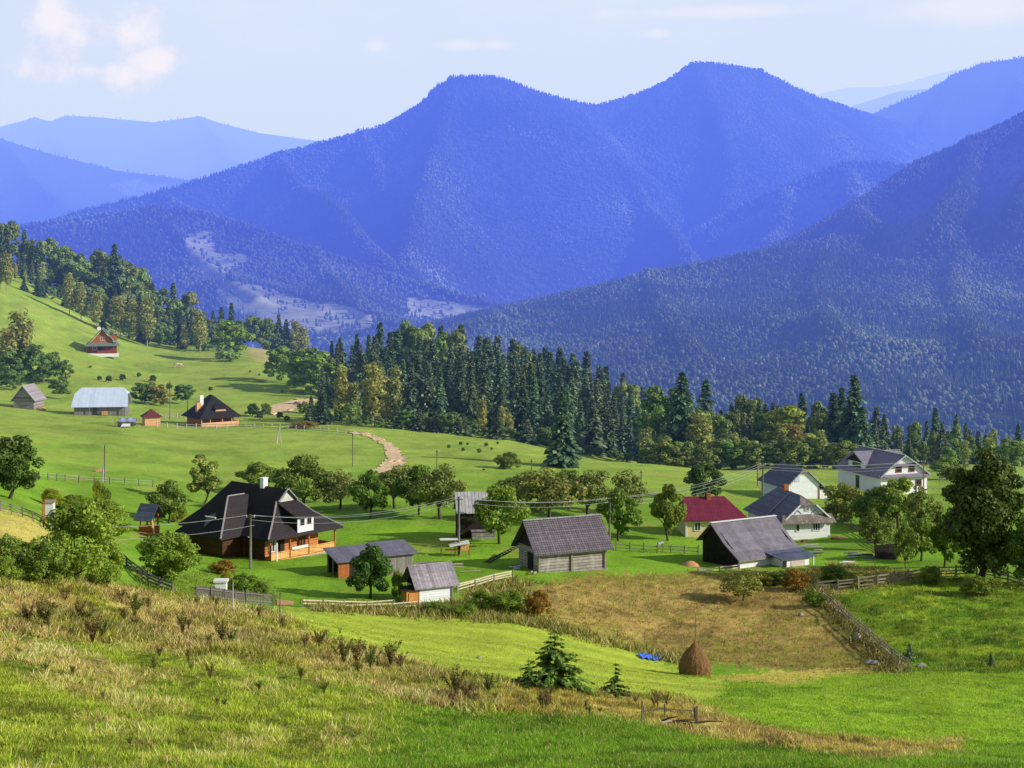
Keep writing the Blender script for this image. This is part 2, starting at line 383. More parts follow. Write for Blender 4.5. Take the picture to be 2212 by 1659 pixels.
Z_GARDEN = [(300,1240),(460,1230),(590,1250),(600,1300),(430,1296),(300,1270)]
Z_DRYHILL = [(540,735),(600,750),(690,765),(690,800),(620,800),(540,770)]
def zone_colour(x, y, z):
    """real ground colour at world points"""
    u = CX + F*x/y; v = V0 - F*z/y
    j = fbm(x/3.0, y/3.0, 3, 31); j2 = fbm(x/11., y/11., 3, 41); j3 = fbm(x/.9, y/.9, 3, 51)
    w1 = NR.normal(0, 1, x.shape); w2 = NR.normal(0, 1, x.shape); w3 = NR.random(x.shape)
    u0 = u + 16*j; v0 = v + 8*fbm(x/2.2, y/2.2, 3, 77)
    uu, vv = u0, v0
    base = np.empty(x.shape+(3,)); 
    far = sstep(170, 300, y)[..., None]
    base[:] = (1-far)*np.array((.20, .38, .026)) + far*np.array((.325, .455, .068))
    base *= (1 + .18*j + .18*j2 + .14*fbm(x/1.6, y/4., 3, 61))[..., None]
    olive = sstep(.0, .55, j2)[..., None]*far
    base = base*(1-.5*olive) + .5*olive*np.array((.38, .40, .085))
    grass_h = np.full(x.shape, .06)
    pt_ = sstep(.10, .42, fbm(x/6.5, y/9., 4, 131))[..., None]
    base = base*(1-.40*pt_) + .40*pt_*base*np.array((.62, .70, .70))
    dryp = sstep(.22, .5, fbm(x/5., y/9., 4, 137))[..., None]
    base = base*(1-.45*dryp) + .45*dryp*np.array((.36, .36, .085))
    def paint(P, c, h, y0=0, y1=1e9, var=.2, k=1., soft=(6, 3)):
        nonlocal base, grass_h
        m = inpoly(u0+soft[0]*w1, v0+soft[1]*w2, P) & (y > y0) & (y < y1)
        if not m.any(): return
        c = np.asarray(c)*(1+var*(j+.8*j3))[m][:, None]
        base[m] = base[m]*(1-k) + np.clip(c, .005, .9)*k; grass_h[m] = h
    # open foreground lawn
    m = (y < 104) & (vv > 1440)
    base[m] = (np.array((.225, .40, .026))*(1+.26*j+.24*j2+.22*j3)[..., None])[m]; grass_h[m] = .16
    dk = m & (fbm(x/1.7, y/1.7, 3, 66) > .30); base[dk] *= np.array((.55, .62, .6))
    m = (y < 112) & (uu > 1500) & (vv+6*w2 > 1450) & (vv < 1610)
    base[m] = (np.array((.31, .49, .03))*(1+.16*j+.16*j2+.18*j3)[..., None])[m]; grass_h[m] = .13
    dk = m & (fbm(x/1.9, y/1.9, 3, 67) > .28); base[dk] *= np.array((.66, .74, .7))
    gold = np.array((.66, .50, .19)); olive_g = np.array((.34, .42, .04)); deep = np.array((.17, .25, .02))
    clump = np.clip(1+1.15*fbm(x/.55, y/.8, 3, 141)+.55*fbm(x/2.1, y/3., 3, 143), .42, 1.75)
    mm = inpoly(u0+34*w1, v0+24*w2, Z_MIX) & (y < 100)
    p = np.clip(.14+1.5*j2+.9*j-.34*(uu-100)/900-.34*(vv-1400)/260, 0, 1)
    pick = np.where((w3 < p*.62)[..., None], gold, np.where((w3 > .93-.22*(j < -.1))[..., None], deep, olive_g))
    base[mm] = (pick*(clump*(1+.15*j3))[..., None])[mm]; grass_h[mm] = (np.where(w3 < p*.62, .20, .15)*clump)[mm]
    mm = inpoly(u0+9*w1, v0+6*w2, Z_GOLD) & (y < 112)
    q = fbm(x/4.2, y/4.2, 3, 88)
    pick = np.where((w3 < np.clip(.42-1.8*q-.10*(u > 1050), .05, .88))[..., None], gold*1.05, np.where((w3 > .95)[..., None], deep, np.array((.40, .41, .06))))
    base[mm] = (pick*(clump**.8*(1+.15*j3))[..., None])[mm]; grass_h[mm] = (np.where(u > 1100, .20, .31)*np.clip(1+1.1*fbm(x/2.6, y/2.6, 3, 91), .35, 1.7))[mm]
    mm = inpoly(u0+9*w1, v0+6*w2, Z_GOLD) & (y < 112) & (u > 1080) & (w3 < .7); base[mm] = base[mm]*.4+.6*np.array((.62, .40, .12))*clump[mm][:, None]
    paint(Z_MEADOW, (.42, .53, .055), .07, 80, 140, .13, 1., (10, 5))
    st = np.sin((x*.35+y)*1.15 + 2*j2)
    mm = inpoly(uu, vv, Z_MEADOW) & (y > 80) & (y < 140)
    base[mm] *= (1+.10*st)[mm][:, None]
    paint(Z_BROWN, (.42, .30, .092), .22, 105, 175, .36, 1., (14, 6))
    mm = inpoly(u0, v0, Z_BROWN) & (y > 105) & (fbm(x/.9, y/1.2, 3, 151) > .16); base[mm] *= np.array((.68, .70, .68))
    mm = inpoly(u0, v0, Z_BROWN) & (y > 105) & (fbm(x/1.3, y/2., 3, 152) > .26); base[mm] *= np.array((1.2, 1.2, 1.2))
    mm = inpoly(uu, vv, Z_BROWN) & (y > 105) & (j2 + .5*j + .35*w1 > .12)
    base[mm] = (np.array((.34, .31, .06))*(1+.3*j3)[..., None])[mm]
    paint(Z_YEL, (.66, .58, .12), .1, 95, 140, .1)
    paint(Z_BANK, (.25, .25, .045), .5, 100, 175, .5)
    paint(Z_KNOLL, (.60, .53, .13), .1, 95, 160, .15)
    paint(Z_RSLOPE, (.185, .30, .02), .25, 100, 190, .5)
    mm = inpoly(u0, v0, Z_RSLOPE) & (y > 100) & (fbm(x/1.4, y/1.8, 3, 161) > .14); base[mm] *= np.array((.55, .66, .6))
    mm = inpoly(u0, v0, Z_RSLOPE) & (y > 100) & (fbm(x/1.6, y/2.6, 3, 162) > .22); base[mm] *= np.array((1.5, 1.25, 1.2))
    paint(Z_RYARD, (.40, .36, .075), .4, 120, 190, .35)
    paint(Z_HEDGE, (.20, .18, .045), .55, 100, 190, .4)
    paint(Z_GARDEN, (.20, .32, .03), .2, 105, 190, .3)
    paint(Z_DRYHILL, (.46, .42, .16), .1, 400, 900, .1)
    return np.clip(base, .004, .85), grass_h

def build_ground():
    A = np.concatenate([np.linspace(-2.5, -.62, 30), np.linspace(-.6, .6, 760), np.linspace(.62, 2.5, 30)])
    Y = np.concatenate([np.exp(np.linspace(math.log(3.2), math.log(34), 50)), np.exp(np.linspace(math.log(34.5), math.log(210), 330)), np.exp(np.linspace(math.log(212), math.log(700), 170)), np.exp(np.linspace(math.log(715), math.log(15000), 60))])
    AA, YY = np.meshgrid(A, Y); XX = AA*YY; ZZ = gz(XX, YY)
    c, _ = zone_colour(XX, YY, ZZ)
    V = np.stack([XX, YY, ZZ], -1).reshape(-1, 3); na, ny = len(A), len(Y)
    i = (np.arange(ny-1)[:, None]*na + np.arange(na-1)).ravel()
    Q = np.stack([i, i+1, i+1+na, i+na], 1)
    t = NT('meadow_ground')
    a = t.N.new('ShaderNodeAttribute'); a.attribute_name = 'Col'
    p = t.pos()
    n1 = t.noise(1.6, 5, .7, p); n2 = t.noise(.13, 4, .6, p); n3 = t.noise(7., 3, .7, p)
    k = t.math('ADD', t.math('ADD', t.rng(n1, .25, .75, -.22, .22), t.rng(n2, .3, .7, -.14, .14)), t.rng(n3, .25, .75, -.18, .18))
    k = t.math('ADD', 1., k)
    cc = t.N.new('ShaderNodeCombineColor'); [t.L.new(k, cc.inputs[q]) for q in range(3)]
    col = t.mix(1., a.outputs['Color'], cc.outputs[0], 'MULTIPLY')
    h = t.math('ADD', n1, t.math('MULTIPLY', n3, .5))
    mt = t.finish(col, .95, t.bump(h, .8, .25), .1)
    o = link('ground', mesh_np('ground', V, Q, mt, c.reshape(-1, 3), True)); o['kind'] = 'structure'
build_ground()

def drape(name, left, right, m, n=14, lift=.10, y0=100.):
    """a strip laid on the ground between two surveyed edges"""
    V = []; 
    for a, b in zip(left, right):
        for k in range(n+1):
            f = k/n; p = at(a[0]+(b[0]-a[0])*f, a[1]+(b[1]-a[1])*f, y0)
            e = .06*math.sin(f*17+a[0])*1.0
            V.append((p.x, p.y, p.z+lift+e*.5))
    Fs = []
    for i in range(len(left)-1):
        for k in range(n):
            q = i*(n+1)+k; Fs.append((q, q+1, q+n+2, q+n+1))
    o = link(name, mesh_np(name, V, np.array(Fs), m, None, True)); o['kind'] = 'structure'
    return o
def dens(P, k=9):
    out = []
    for i in range(len(P)-1):
        for j in range(k):
            f = j/k; out.append((P[i][0]*(1-f)+P[i+1][0]*f, P[i][1]*(1-f)+P[i+1][1]*f))
    return out+[P[-1]]
def wob(P, a): return [(p[0]+R.uniform(-a, a), p[1]+R.uniform(-a, a)*.3) for p in P]
drape('dirt_road', wob(dens([(748,934),(775,939),(796,945),(820,957),(834,972),(838,990),(822,1008),(796,1018)]), 5), wob(dens([(752,931),(785,935),(814,942),(840,955),(862,972),(876,990),(872,1008),(832,1028)]), 6), M['dirt'])
drape('dirt_road', wob(dens([(565,886),(595,873),(640,862),(690,860)]), 5), wob(dens([(562,897),(604,896),(650,882),(690,866)]), 5), M['dirt'], y0=250.)
drape('footpath', [(598,1296),(615,1297),(634,1300)], [(598,1308),(615,1308),(634,1307)], M['sand'], lift=.06)

# ------------------------------------------------------------------ mountains: ridge lines with falling flanks
def S3(pts): return [Vector(((u-CX)/F*y, y, (V0-v)/F*y)) for u, v, y in pts]
def ridge_height(X, Y, spines, seed, rough=22., wav=420., soft=14.):
    acc = np.full(X.shape, -1e9)
    for pts, slope, pw in spines:
        P = S3(pts); best = np.full(X.shape, -1e9)
        for a, b in zip(P[:-1], P[1:]):
            dx, dy = b.x-a.x, b.y-a.y; L2 = dx*dx+dy*dy+1e-9
            t = np.clip(((X-a.x)*dx+(Y-a.y)*dy)/L2, 0, 1)
            d = np.hypot(X-a.x-t*dx, Y-a.y-t*dy)
            cr = 52.*pw
            zz = a.z+t*(b.z-a.z) - np.where(d < 14, d*d/28.*1.15, np.where(d < cr, (d-7)*1.15, (cr-7)*1.15+slope*(d-cr)))
            best = np.maximum(best, zz)
        acc = np.maximum(acc, best) + soft*np.exp(-np.abs(acc-best)/soft*1.5)*.4*(acc > -1e8)
    n = fbm(X/wav, Y/wav, 4, seed); rd = 1-np.abs(2*vnoise(X/(wav*.55), Y/(wav*.8), seed+9)-1)
    return acc, n*rough + (rd-.5)*rough*.9
MTN_SPEC = {}
def mountain(name, spines, arange, yrange, seed, na=420, ny=300, rough=22., wav=420., floor=-170., ridge_keep=40.):
    A = np.linspace(*arange, na); Y = np.linspace(yrange[0], yrange[1], ny)
    AA, YY = np.meshgrid(A, Y); XX = AA*YY
    h, n = ridge_height(XX, YY, spines, seed, rough, wav)
    ZZ = np.maximum(h+n*sstep(0, 160, np.max(h, 0)[None, :]-h), floor)
    V = np.stack([XX, YY, ZZ], -1).reshape(-1, 3)
    i = (np.arange(ny-1)[:, None]*na + np.arange(na-1)).ravel()
    Q = np.stack([i, i+1, i+1+na, i+na], 1)
    MTN_SPEC[name] = (A, Y, ZZ)
    return XX, YY, ZZ, V, Q
def mountain_mat(name):
    t = NT(name)
    a = t.N.new('ShaderNodeAttribute'); a.attribute_name = 'Col'
    p = t.pos(); n1 = t.noise(.05, 5, .7, p); n2 = t.noise(.006, 4, .6, p)
    k = t.math('MULTIPLY', t.rng(n1, .25, .75, .55, 1.5), t.rng(n2, .3, .7, .75, 1.3))
    cc = t.N.new('ShaderNodeCombineColor'); [t.L.new(k, cc.inputs[q]) for q in range(3)]
    return t.finish(t.mix(1., a.outputs['Color'], cc.outputs[0], 'MULTIPLY'), .95, None, .05)
M['mtn'] = mountain_mat('forested_mountainside')
# --- tree templates for the far woods
def tmpl_cone(tiers, n, jag=.25):
    V = []; T = []
    for k in range(tiers):
        z0 = k/tiers*.80+.03; z1 = min(1., z0+.62/tiers+.30); r = .19*(1-k/tiers*.80)
        b = len(V)
        for q in range(n):
            t = 2*math.pi*(q+.5*k)/n; rr = r*(1+jag*(R.random()-.5)*2)
            V.append((rr*math.cos(t), rr*math.sin(t), z0+.05*(R.random()-.5)))
        V.append((0, 0, z1))
        for q in range(n): T.append((b+q, b+(q+1) % n, b+n))
    return np.array(V), np.array(T)
def tmpl_blob(n=3, seed=1):
    rr = random.Random(seed)
    import bmesh
    V = []; T = []
    for k in range(n):
        bm = bmesh.new(); bmesh.ops.create_icosphere(bm, subdivisions=1, radius=1)
        c = (0, 0, .6) if n == 1 else (rr.uniform(-.12, .12), rr.uniform(-.12, .12), .42+.42*k/max(1, n-1)*rr.uniform(.8, 1.1))
        s = .25 if n > 1 else .3; b = len(V)
        for v in bm.verts:
            j = 1+rr.uniform(-.28, .28)
            V.append((c[0]+v.co.x*s*j, c[1]+v.co.y*s*j, max(.05, c[2]+v.co.z*s*1.15*j)))
        for f in bm.faces: T.append(tuple(b+v.index for v in f.verts))
        bm.free()
    return np.array(V), np.array(T)
def scatter_mesh(name, tmpls, P, H, W, ti, C, m, smooth=False):
    VV = []; TT = []; CC = []; off = 0
    for k, (V, T) in enumerate(tmpls):
        s = np.where(ti == k)[0]
        if not len(s): continue
        an = NR.uniform(0, 6.283, len(s)); ca, sa = np.cos(an)[:, None], np.sin(an)[:, None]
        x = (V[:, 0][None]*ca - V[:, 1][None]*sa)*W[s][:, None]; y = (V[:, 0][None]*sa + V[:, 1][None]*ca)*W[s][:, None]
        z = V[:, 2][None]*H[s][:, None]
        v = np.stack([x, y, z], -1) + P[s][:, None, :]
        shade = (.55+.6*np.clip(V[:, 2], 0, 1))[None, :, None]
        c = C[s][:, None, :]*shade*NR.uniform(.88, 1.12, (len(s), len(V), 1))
        t = T[None] + (np.arange(len(s))*len(V))[:, None, None] + off
        VV.append(v.reshape(-1, 3)); TT.append(t.reshape(-1, T.shape[1])); CC.append(c.reshape(-1, 3)); off += len(s)*len(V)
    o = link(name, mesh_np(name, np.concatenate(VV), np.concatenate(TT), m, np.concatenate(CC), smooth))
    o['kind'] = 'stuff'
    return o
def wood_on(name, mname, n, hh, decid, tm_c, tm_b, clear=None, seed=3, pale=.04, arange=None, wide=1.9, gain=1.):
    """trees rooted on the seen side of one mountain"""
    A, Y, Z = MTN_SPEC[mname]
    slope = (Z + 22.)/Y[:, None]
    run = np.maximum.accumulate(slope, 0); prev = np.vstack([np.full((1, len(A)), -9.), run[:-1]])
    vis = slope > prev - .012
    rng = np.random.default_rng(seed)
    a = rng.uniform(A[0], A[-1], n*6); y = np.sqrt(rng.uniform(Y[0]**2, Y[-1]**2, n*6))
    ia = np.clip(((a-A[0])/(A[1]-A[0])), 0, len(A)-1.01); iy = np.clip(((y-Y[0])/(Y[1]-Y[0])), 0, len(Y)-1.01)
    i0 = ia.astype(int); j0 = iy.astype(int); fa = ia-i0; fy = iy-j0
    z = (Z[j0, i0]*(1-fa)+Z[j0, i0+1]*fa)*(1-fy)+(Z[j0+1, i0]*(1-fa)+Z[j0+1, i0+1]*fa)*fy
    ok = vis[j0, i0] & (z > -165)
    u = CX+F*a; v = V0-F*z/y
    ok &= (v < 1000) & (u > -420) & (u < 2630)
    if clear is not None:
        for Pz in clear: ok &= ~(inpoly(u+NR.normal(0, 6, u.shape), v+NR.normal(0, 4, u.shape), Pz) & (NR.random(u.shape) < .93))
    idx = np.where(ok)[0][:n]
    x = a[idx]*y[idx]; P = np.stack([x, y[idx], z[idx]-1.5], 1); yy = y[idx]
    nz = fbm(x/170., yy/170., 3, seed+5) + .35*fbm(x/40., yy/40., 2, seed+8); tone = np.exp(1.05*fbm(x/120., yy/170., 4, seed+21))
    isd = (nz + rng.normal(0, .25, len(idx))) > (1-2*decid)*.5
    H = hh*rng.uniform(.6, 1.15, len(idx))*np.where(isd, .85, 1.); W = H*np.where(isd, rng.uniform(.75, 1.15, len(idx)), rng.uniform(.8, 1.2, len(idx)))*wide/1.9
    ti = np.where(isd, len(tm_c)+rng.integers(0, len(tm_b), len(idx)), rng.integers(0, len(tm_c), len(idx)))
    C = np.where(isd[:, None], np.array((.105, .13, .06)), np.array((.045, .066, .045)))*gain*rng.uniform(.8, 1.2, (len(idx), 1))*tone[:, None]
    pl = rng.random(len(idx)) < pale*(1+2*(nz > .1))
    C[pl] = np.array((.24, .24, .18))*rng.uniform(.6, 1.2, (pl.sum(), 1)); H[pl] *= 1.1; W[pl] *= .7
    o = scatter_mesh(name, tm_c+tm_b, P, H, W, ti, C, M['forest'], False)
    return o
def finish_mountain(name, XX, YY, ZZ, V, Q, base, clear=(), ccol=(.36, .37, .22)):
    u = CX+F*XX/YY; v = V0-F*ZZ/YY
    c = np.empty(XX.shape+(3,)); c[:] = base
    c *= (1+.5*fbm(XX/300., YY/300., 4, 17))[..., None]
    j = 10*fbm(XX/60., YY/60., 3, 4)
    for P in clear:
        m = inpoly(u+j, v+.6*j, P); c[m] = np.array(ccol)*(1+.35*fbm(XX/50., YY/50., 3, 19))[m][:, None]
    o = link(name, mesh_np(name, V, Q, M['mtn'], np.clip(c, .01, .8).reshape(-1, 3), True)); o['kind'] = 'structure'
    return o
CLR = [[(400,505),(440,495),(470,500),(468,545),(520,548),(548,560),(500,592),(470,612),(430,600),(402,560)],
       [(478,605),(530,610),(580,620),(640,642),(690,655),(715,648),(760,664),(805,684),(822,702),(700,725),(600,705),(520,680),(470,650)],
       [(866,640),(930,646),(1000,655),(1056,664),(1020,684),(940,696),(880,690)]]
g = mountain('mountain_twin_peaks', [
  ([(-300,597,2900),(-100,542,3000),(40,502,3100),(160,459,3150),(350,414,3250),(600,334,3400),(800,280,3500),(880,254,3550),(925,224,3600),(952,183,3620),(978,167,3630),(1030,164,3640),(1080,169,3680),(1170,202,3800),(1250,224,3950),(1290,228,4000),(1350,212,4030),(1400,195,4050),(1440,175,4050),(1490,141,4050),(1520,136,4050),(1570,140,4080),(1640,154,4150),(1760,209,4300),(1870,246,4500),(1960,274,4700),(2100,312,4800)], .62, 1.),
  ([(980,190,3610),(958,262,3400),(940,322,3180),(915,412,2950),(890,492,2750),(880,572,2500)], .78, .6),
  ([(1240,224,3950),(1290,297,3700),(1340,357,3480),(1395,437,3250),(1440,487,3100),(1490,552,2850)], .80, .6),
  ([(1505,140,4050),(1530,197,3880),(1562,272,3700),(1580,352,3500),(1570,432,3300),(1540,512,3050)], .80, .6),
  ([(1640,156,4150),(1680,242,3950),(1740,312,3780),(1800,382,3600)], .6, 1.),
  ([(600,337,3400),(650,397,3150),(730,457,2900),(800,522,2700),(860,587,2450)], .5, 1.),
  ([(350,417,3250),(430,462,2950),(500,532,2650),(560,612,2350)], .5, 1.),
  ([(780,287,3500),(820,362,3250),(850,442,3000)], .6, 1.),
], (-.46, .42), (2250, 4900), 3, 560, 400, 26., 430.)
finish_mountain('mountain_twin_peaks', *g, (.06, .08, .05), CLR)
g = mountain('mountain_foothill', [
  ([(-300,570,2580),(-60,505,2640),(50,489,2676),(200,468,2700),(330,452,2712),(440,462,2688),(560,500,2580),(680,545,2496),(800,585,2460),(950,625,2400),(1080,662,2340),(1200,700,2280)], .36, .3),
  ([(330,455,2712),(400,520,2496),(470,590,2280),(560,650,2100)], .32, .3),
  ([(680,548,2496),(720,610,2280),(800,680,2040)], .32, .3),
], (-.46, .15), (1650, 2950), 23, 420, 260, 16., 300.)
finish_mountain('mountain_foothill', *g, (.032, .05, .024), CLR)
g = mountain('mountain_far_ridge', [
  ([(-500,300,8200),(-100,292,8000),(0,274,8000),(75,254,8000),(110,262,8000),(140,250,8000),(200,252,8000),(330,264,8000),(380,258,8000),(430,251,8000),(480,267,8000),(560,287,8000),(660,301,8000),(760,312,8000),(1000,350,8000)], .42, 1.),
  ([(75,256,8000),(150,340,7200),(300,400,6600)], .4, 1.), ([(430,254,8000),(480,330,7300),(560,380,6800)], .4, 1.),
], (-.5, .05), (6200, 8600), 33, 300, 160, 40., 700., -400.)
finish_mountain('mountain_far_ridge', *g, (.10, .12, .06))
g = mountain('mountain_left_ridge', [([(-500,240,5600),(-150,270,5500),(0,300,5500),(100,330,5450),(250,368,5400),(400,388,5350),(470,400,5300),(600,430,5200)], .42, 1.), ([(0,302,5500),(60,380,5000),(120,430,4700)], .4, 1.)], (-.5, -.1), (4300, 5900), 43, 260, 150, 30., 500., -350.)
finish_mountain('mountain_left_ridge', *g, (.05, .07, .035), [[(230,395),(300,390),(420,410),(390,425),(330,432),(280,425)]])
g = mountain('mountain_right_peak', [([(1700,330,5300),(1850,265,5250),(1900,240,5200),(1950,217,5200),(2000,197,5200),(2060,162,5200),(2120,137,5200),(2212,124,5200),(2500,90,5200),(2800,110,5200)], .55, 1.), ([(2060,164,5200),(1990,260,4700),(1940,330,4400)], .55, 1.), ([(2212,126,5200),(2190,230,4700)], .5, 1.)], (.16, .52), (3900, 5700), 53, 260, 180, 34., 520., -300.)
finish_mountain('mountain_right_peak', *g, (.035, .05, .025))
g = mountain('mountain_haze_ridge', [([(1600,260,13000),(1780,200,13000),(1830,189,13000),(1900,188,13000),(1950,181,13000),(2000,166,13000),(2060,151,13000),(2100,149,13000),(2200,160,13000),(2500,200,13000)], .3, 1.)], (.12, .46), (11500, 13600), 63, 160, 60, 40., 900., -500.)
finish_mountain('mountain_haze_ridge', *g, (.1, .12, .08))
g = mountain('mountain_pale_ridge', [([(1700,290,9000),(1830,232,9000),(1880,217,9000),(1940,197,9000),(2000,192,9000),(2080,186,9000),(2300,180,9000)], .35, 1.)], (.14, .4), (8000, 9400), 73, 160, 60, 40., 700., -400.)
finish_mountain('mountain_pale_ridge', *g, (.08, .1, .06))
g = mountain('mountain_side_ridge', [([(1150,640,2875),(1300,585,2990),(1420,542,3105),(1550,472,3220),(1640,425,3220),(1700,402,3220),(1770,370,3220),(1830,354,3220),(1900,352,3220),(1960,359,3220),(2100,370,3220),(2300,380,3220)], .5, 1.), ([(1700,404,3220),(1690,480,2932),(1650,540,2702)], .45, 1.), ([(1830,356,3220),(1860,440,2875)], .45, 1.)], (.0, .42), (2250, 3550), 83, 320, 180, 20., 330.)
finish_mountain('mountain_side_ridge', *g, (.032, .05, .026))
g = mountain('mountain_near_flank', [([(1350,640,2116),(1500,604,2151),(1600,562,2196),(1700,522,2242),(1780,480,2288),(1850,442,2322),(1920,392,2357),(1980,352,2380),(2030,332,2402),(2100,302,2425),(2212,247,2471),(2400,180,2517),(2700,120,2574)], .5, 1.), ([(2100,304,2425),(2080,400,2174),(2030,480,1945)], .45, 1.), ([(1850,444,2322),(1880,490,2116)], .45, 1.), ([(2300,215,2494),(2250,350,2174),(2200,460,1945)], .45, 1.)], (.06, .52), (1700, 2750), 93, 320, 200, 18., 260.)
finish_mountain('mountain_near_flank', *g, (.034, .052, .028))
g = mountain('mountain_wooded_shoulder', [([(800,780,1522),(950,728,1595),(1030,695,1668),(1200,654,1784),(1400,594,1885),(1600,553,1972),(1800,519,2030),(2000,509,2059),(2250,504,2074),(2500,480,2102),(2800,470,2102)], .24, .3), ([(1400,596,1885),(1440,680,1624),(1500,760,1421)], .22, .3), ([(1800,521,2030),(1760,620,1711),(1800,720,1450)], .2, .3), ([(2100,508,2059),(2060,600,1740),(2100,700,1479),(2120,790,1305)], .2, .3)], (-.12, .5), (700, 2350), 103, 380, 260, 20., 230., -230.)
finish_mountain('mountain_wooded_shoulder', *g, (.036, .054, .03))

C1 = [tmpl_cone(1, 5) for _ in range(3)]; B1 = [tmpl_blob(1, s) for s in (1, 2)]
C3 = [tmpl_cone(3, 6, .35) for _ in range(4)]; B3 = [tmpl_blob(2, s) for s in (3, 4, 5, 6)]
wood_on('forest', 'mountain_twin_peaks', 110000, 10.5, .45, C1, B1, CLR, 5, .006, gain=1.55)
wood_on('forest', 'mountain_foothill', 34000, 12., .45, C1, B1, CLR, 6, .015, gain=1.25)
wood_on('forest', 'mountain_right_peak', 20000, 13., .4, C1, B1, None, 7, .01, gain=1.6)
wood_on('forest', 'mountain_far_ridge', 12000, 16., .3, C1, B1, None, 12, 0.)
wood_on('forest', 'mountain_left_ridge', 9000, 14., .3, C1, B1, None, 13, 0.)
wood_on('forest', 'mountain_side_ridge', 26000, 12., .45, C1, B1, None, 8, .02, gain=1.7)
wood_on('forest', 'mountain_near_flank', 46000, 9.5, .5, C1, B1, None, 9, .03, gain=1.15)
wood_on('forest', 'mountain_wooded_shoulder', 78000, 8.5, .5, C3, B1, None, 10, .035, gain=1.1)

# ------------------------------------------------------------------ sky, sun, camera
w = bpy.data.worlds.new('World'); SC.world = w; w.use_nodes = True
N, L = w.node_tree.nodes, w.node_tree.links; N.clear()
sky = N.new('ShaderNodeTexSky'); sky.sky_type = 'NISHITA'; sky.sun_disc = False
sky.sun_elevation = rad(SUN_EL); sky.sun_rotation = rad(90+SUN_AZ)
sky.air_density = 1.2; sky.dust_density = 1.5; sky.altitude = 600
tc = N.new('ShaderNodeTexCoord'); sp = N.new('ShaderNodeSeparateXYZ'); L.new(tc.outputs['Generated'], sp.inputs[0])
def wm(op, a, b=None):
    n = N.new('ShaderNodeMath'); n.operation = op
    for k, q in enumerate((a, b)):
        if q is None: continue
        if isinstance(q, (int, float)): n.inputs[k].default_value = q
        else: L.new(q, n.inputs[k])
    return n.outputs[0]
def wmix(f, a, b):
    n = N.new('ShaderNodeMix'); n.data_type = 'RGBA'
    if isinstance(f, (int, float)): n.inputs[0].default_value = f
    else: L.new(f, n.inputs[0])
    for k, q in ((6, a), (7, b)):
        if isinstance(q, tuple): n.inputs[k].default_value = q+(1,)
        else: L.new(q, n.inputs[k])
    return n.outputs[2]
def wrng(x, a, b, c=0., d=1.):
    n = N.new('ShaderNodeMapRange'); n.interpolation_type = 'SMOOTHSTEP'; L.new(x, n.inputs[0])
    for k, q in enumerate((a, b, c, d)): n.inputs[k+1].default_value = q
    return n.outputs[0]
def wnoise(scale, detail, vec, rough=.6):
    n = N.new('ShaderNodeTexNoise'); n.inputs['Scale'].default_value = scale; n.inputs['Detail'].default_value = detail; n.inputs['Roughness'].default_value = rough
    L.new(vec, n.inputs['Vector']); return n.outputs['Fac']
K = 1/.065
# pale haze low over the horizon, thinning upward
low = wmix(wrng(sp.outputs[2], .02, .20), (.645*K, .745*K, .965*K), (.68*K, .775*K, .97*K))
hz = wrng(sp.outputs[2], .175, .27, 1., 0.)
col = wmix(hz, sky.outputs[0], low)
mp = N.new('ShaderNodeMapping'); mp.inputs['Scale'].default_value = (1, 1, 2.2); L.new(tc.outputs['Generated'], mp.inputs[0])
veil = wrng(wnoise(5., 6, mp.outputs[0]), .40, .72, 0, .75)
veil = wm('MULTIPLY', veil, wrng(sp.outputs[2], .10, .19))
col = wmix(veil, col, (.80*K, .85*K, .98*K))
# cumulus heaped up at the upper left: soft ellipsoids broken up by noise
def dirn(u, v):
    d = Vector(((u-CX)/F, 1, (V0-v)/F)).normalized(); return d
def puff(u, v, ru, rv):
    d = dirn(u, v)
    s = N.new('ShaderNodeVectorMath'); s.operation = 'SUBTRACT'; L.new(tc.outputs['Generated'], s.inputs[0]); s.inputs[1].default_value = d
    m = N.new('ShaderNodeVectorMath'); m.operation = 'MULTIPLY'; L.new(s.outputs[0], m.inputs[0]); m.inputs[1].default_value = (F/ru, F/ru, F/rv)
    l = N.new('ShaderNodeVectorMath'); l.operation = 'LENGTH'; L.new(m.outputs[0], l.inputs[0])
    return wm('SUBTRACT', 1., l.outputs['Value'])
cl = None
for q in [(185,95,190,120),(275,75,120,95),(340,125,150,55),(195,150,230,55),(110,60,100,90)]:
    p_ = puff(*q); cl = p_ if cl is None else wm('MAXIMUM', cl, p_)
cn = wnoise(21., 8, tc.outputs['Generated'], .60)
dens_ = wm('ADD', cl, wm('MULTIPLY', wm('SUBTRACT', cn, .5), 3.2))
cmask = wrng(dens_, .05, .75, 0, .9)
ccol = wmix(wrng(dens_, .2, 1.1), (.70*K, .77*K, .97*K), (.95*K, .90*K, .975*K))
col = wmix(cmask, col, ccol)
sm = None
for q in [(1000,98,75,16),(1070,97,50,16),(815,100,40,22),(1420,72,50,16),(1560,25,300,22),(2100,20,260,45)]:
    p_ = puff(*q); sm = p_ if sm is None else wm('MAXIMUM', sm, p_)
dens2 = wm('ADD', sm, wm('MULTIPLY', wm('SUBTRACT', cn, .5), 1.4))
col = wmix(wrng(dens2, .0, .9, 0, .6), col, (.88*K, .875*K, .98*K))
bg = N.new('ShaderNodeBackground'); bg.inputs[1].default_value = .065; L.new(col, bg.inputs[0])
wo = N.new('ShaderNodeOutputWorld'); L.new(bg.outputs[0], wo.inputs[0])

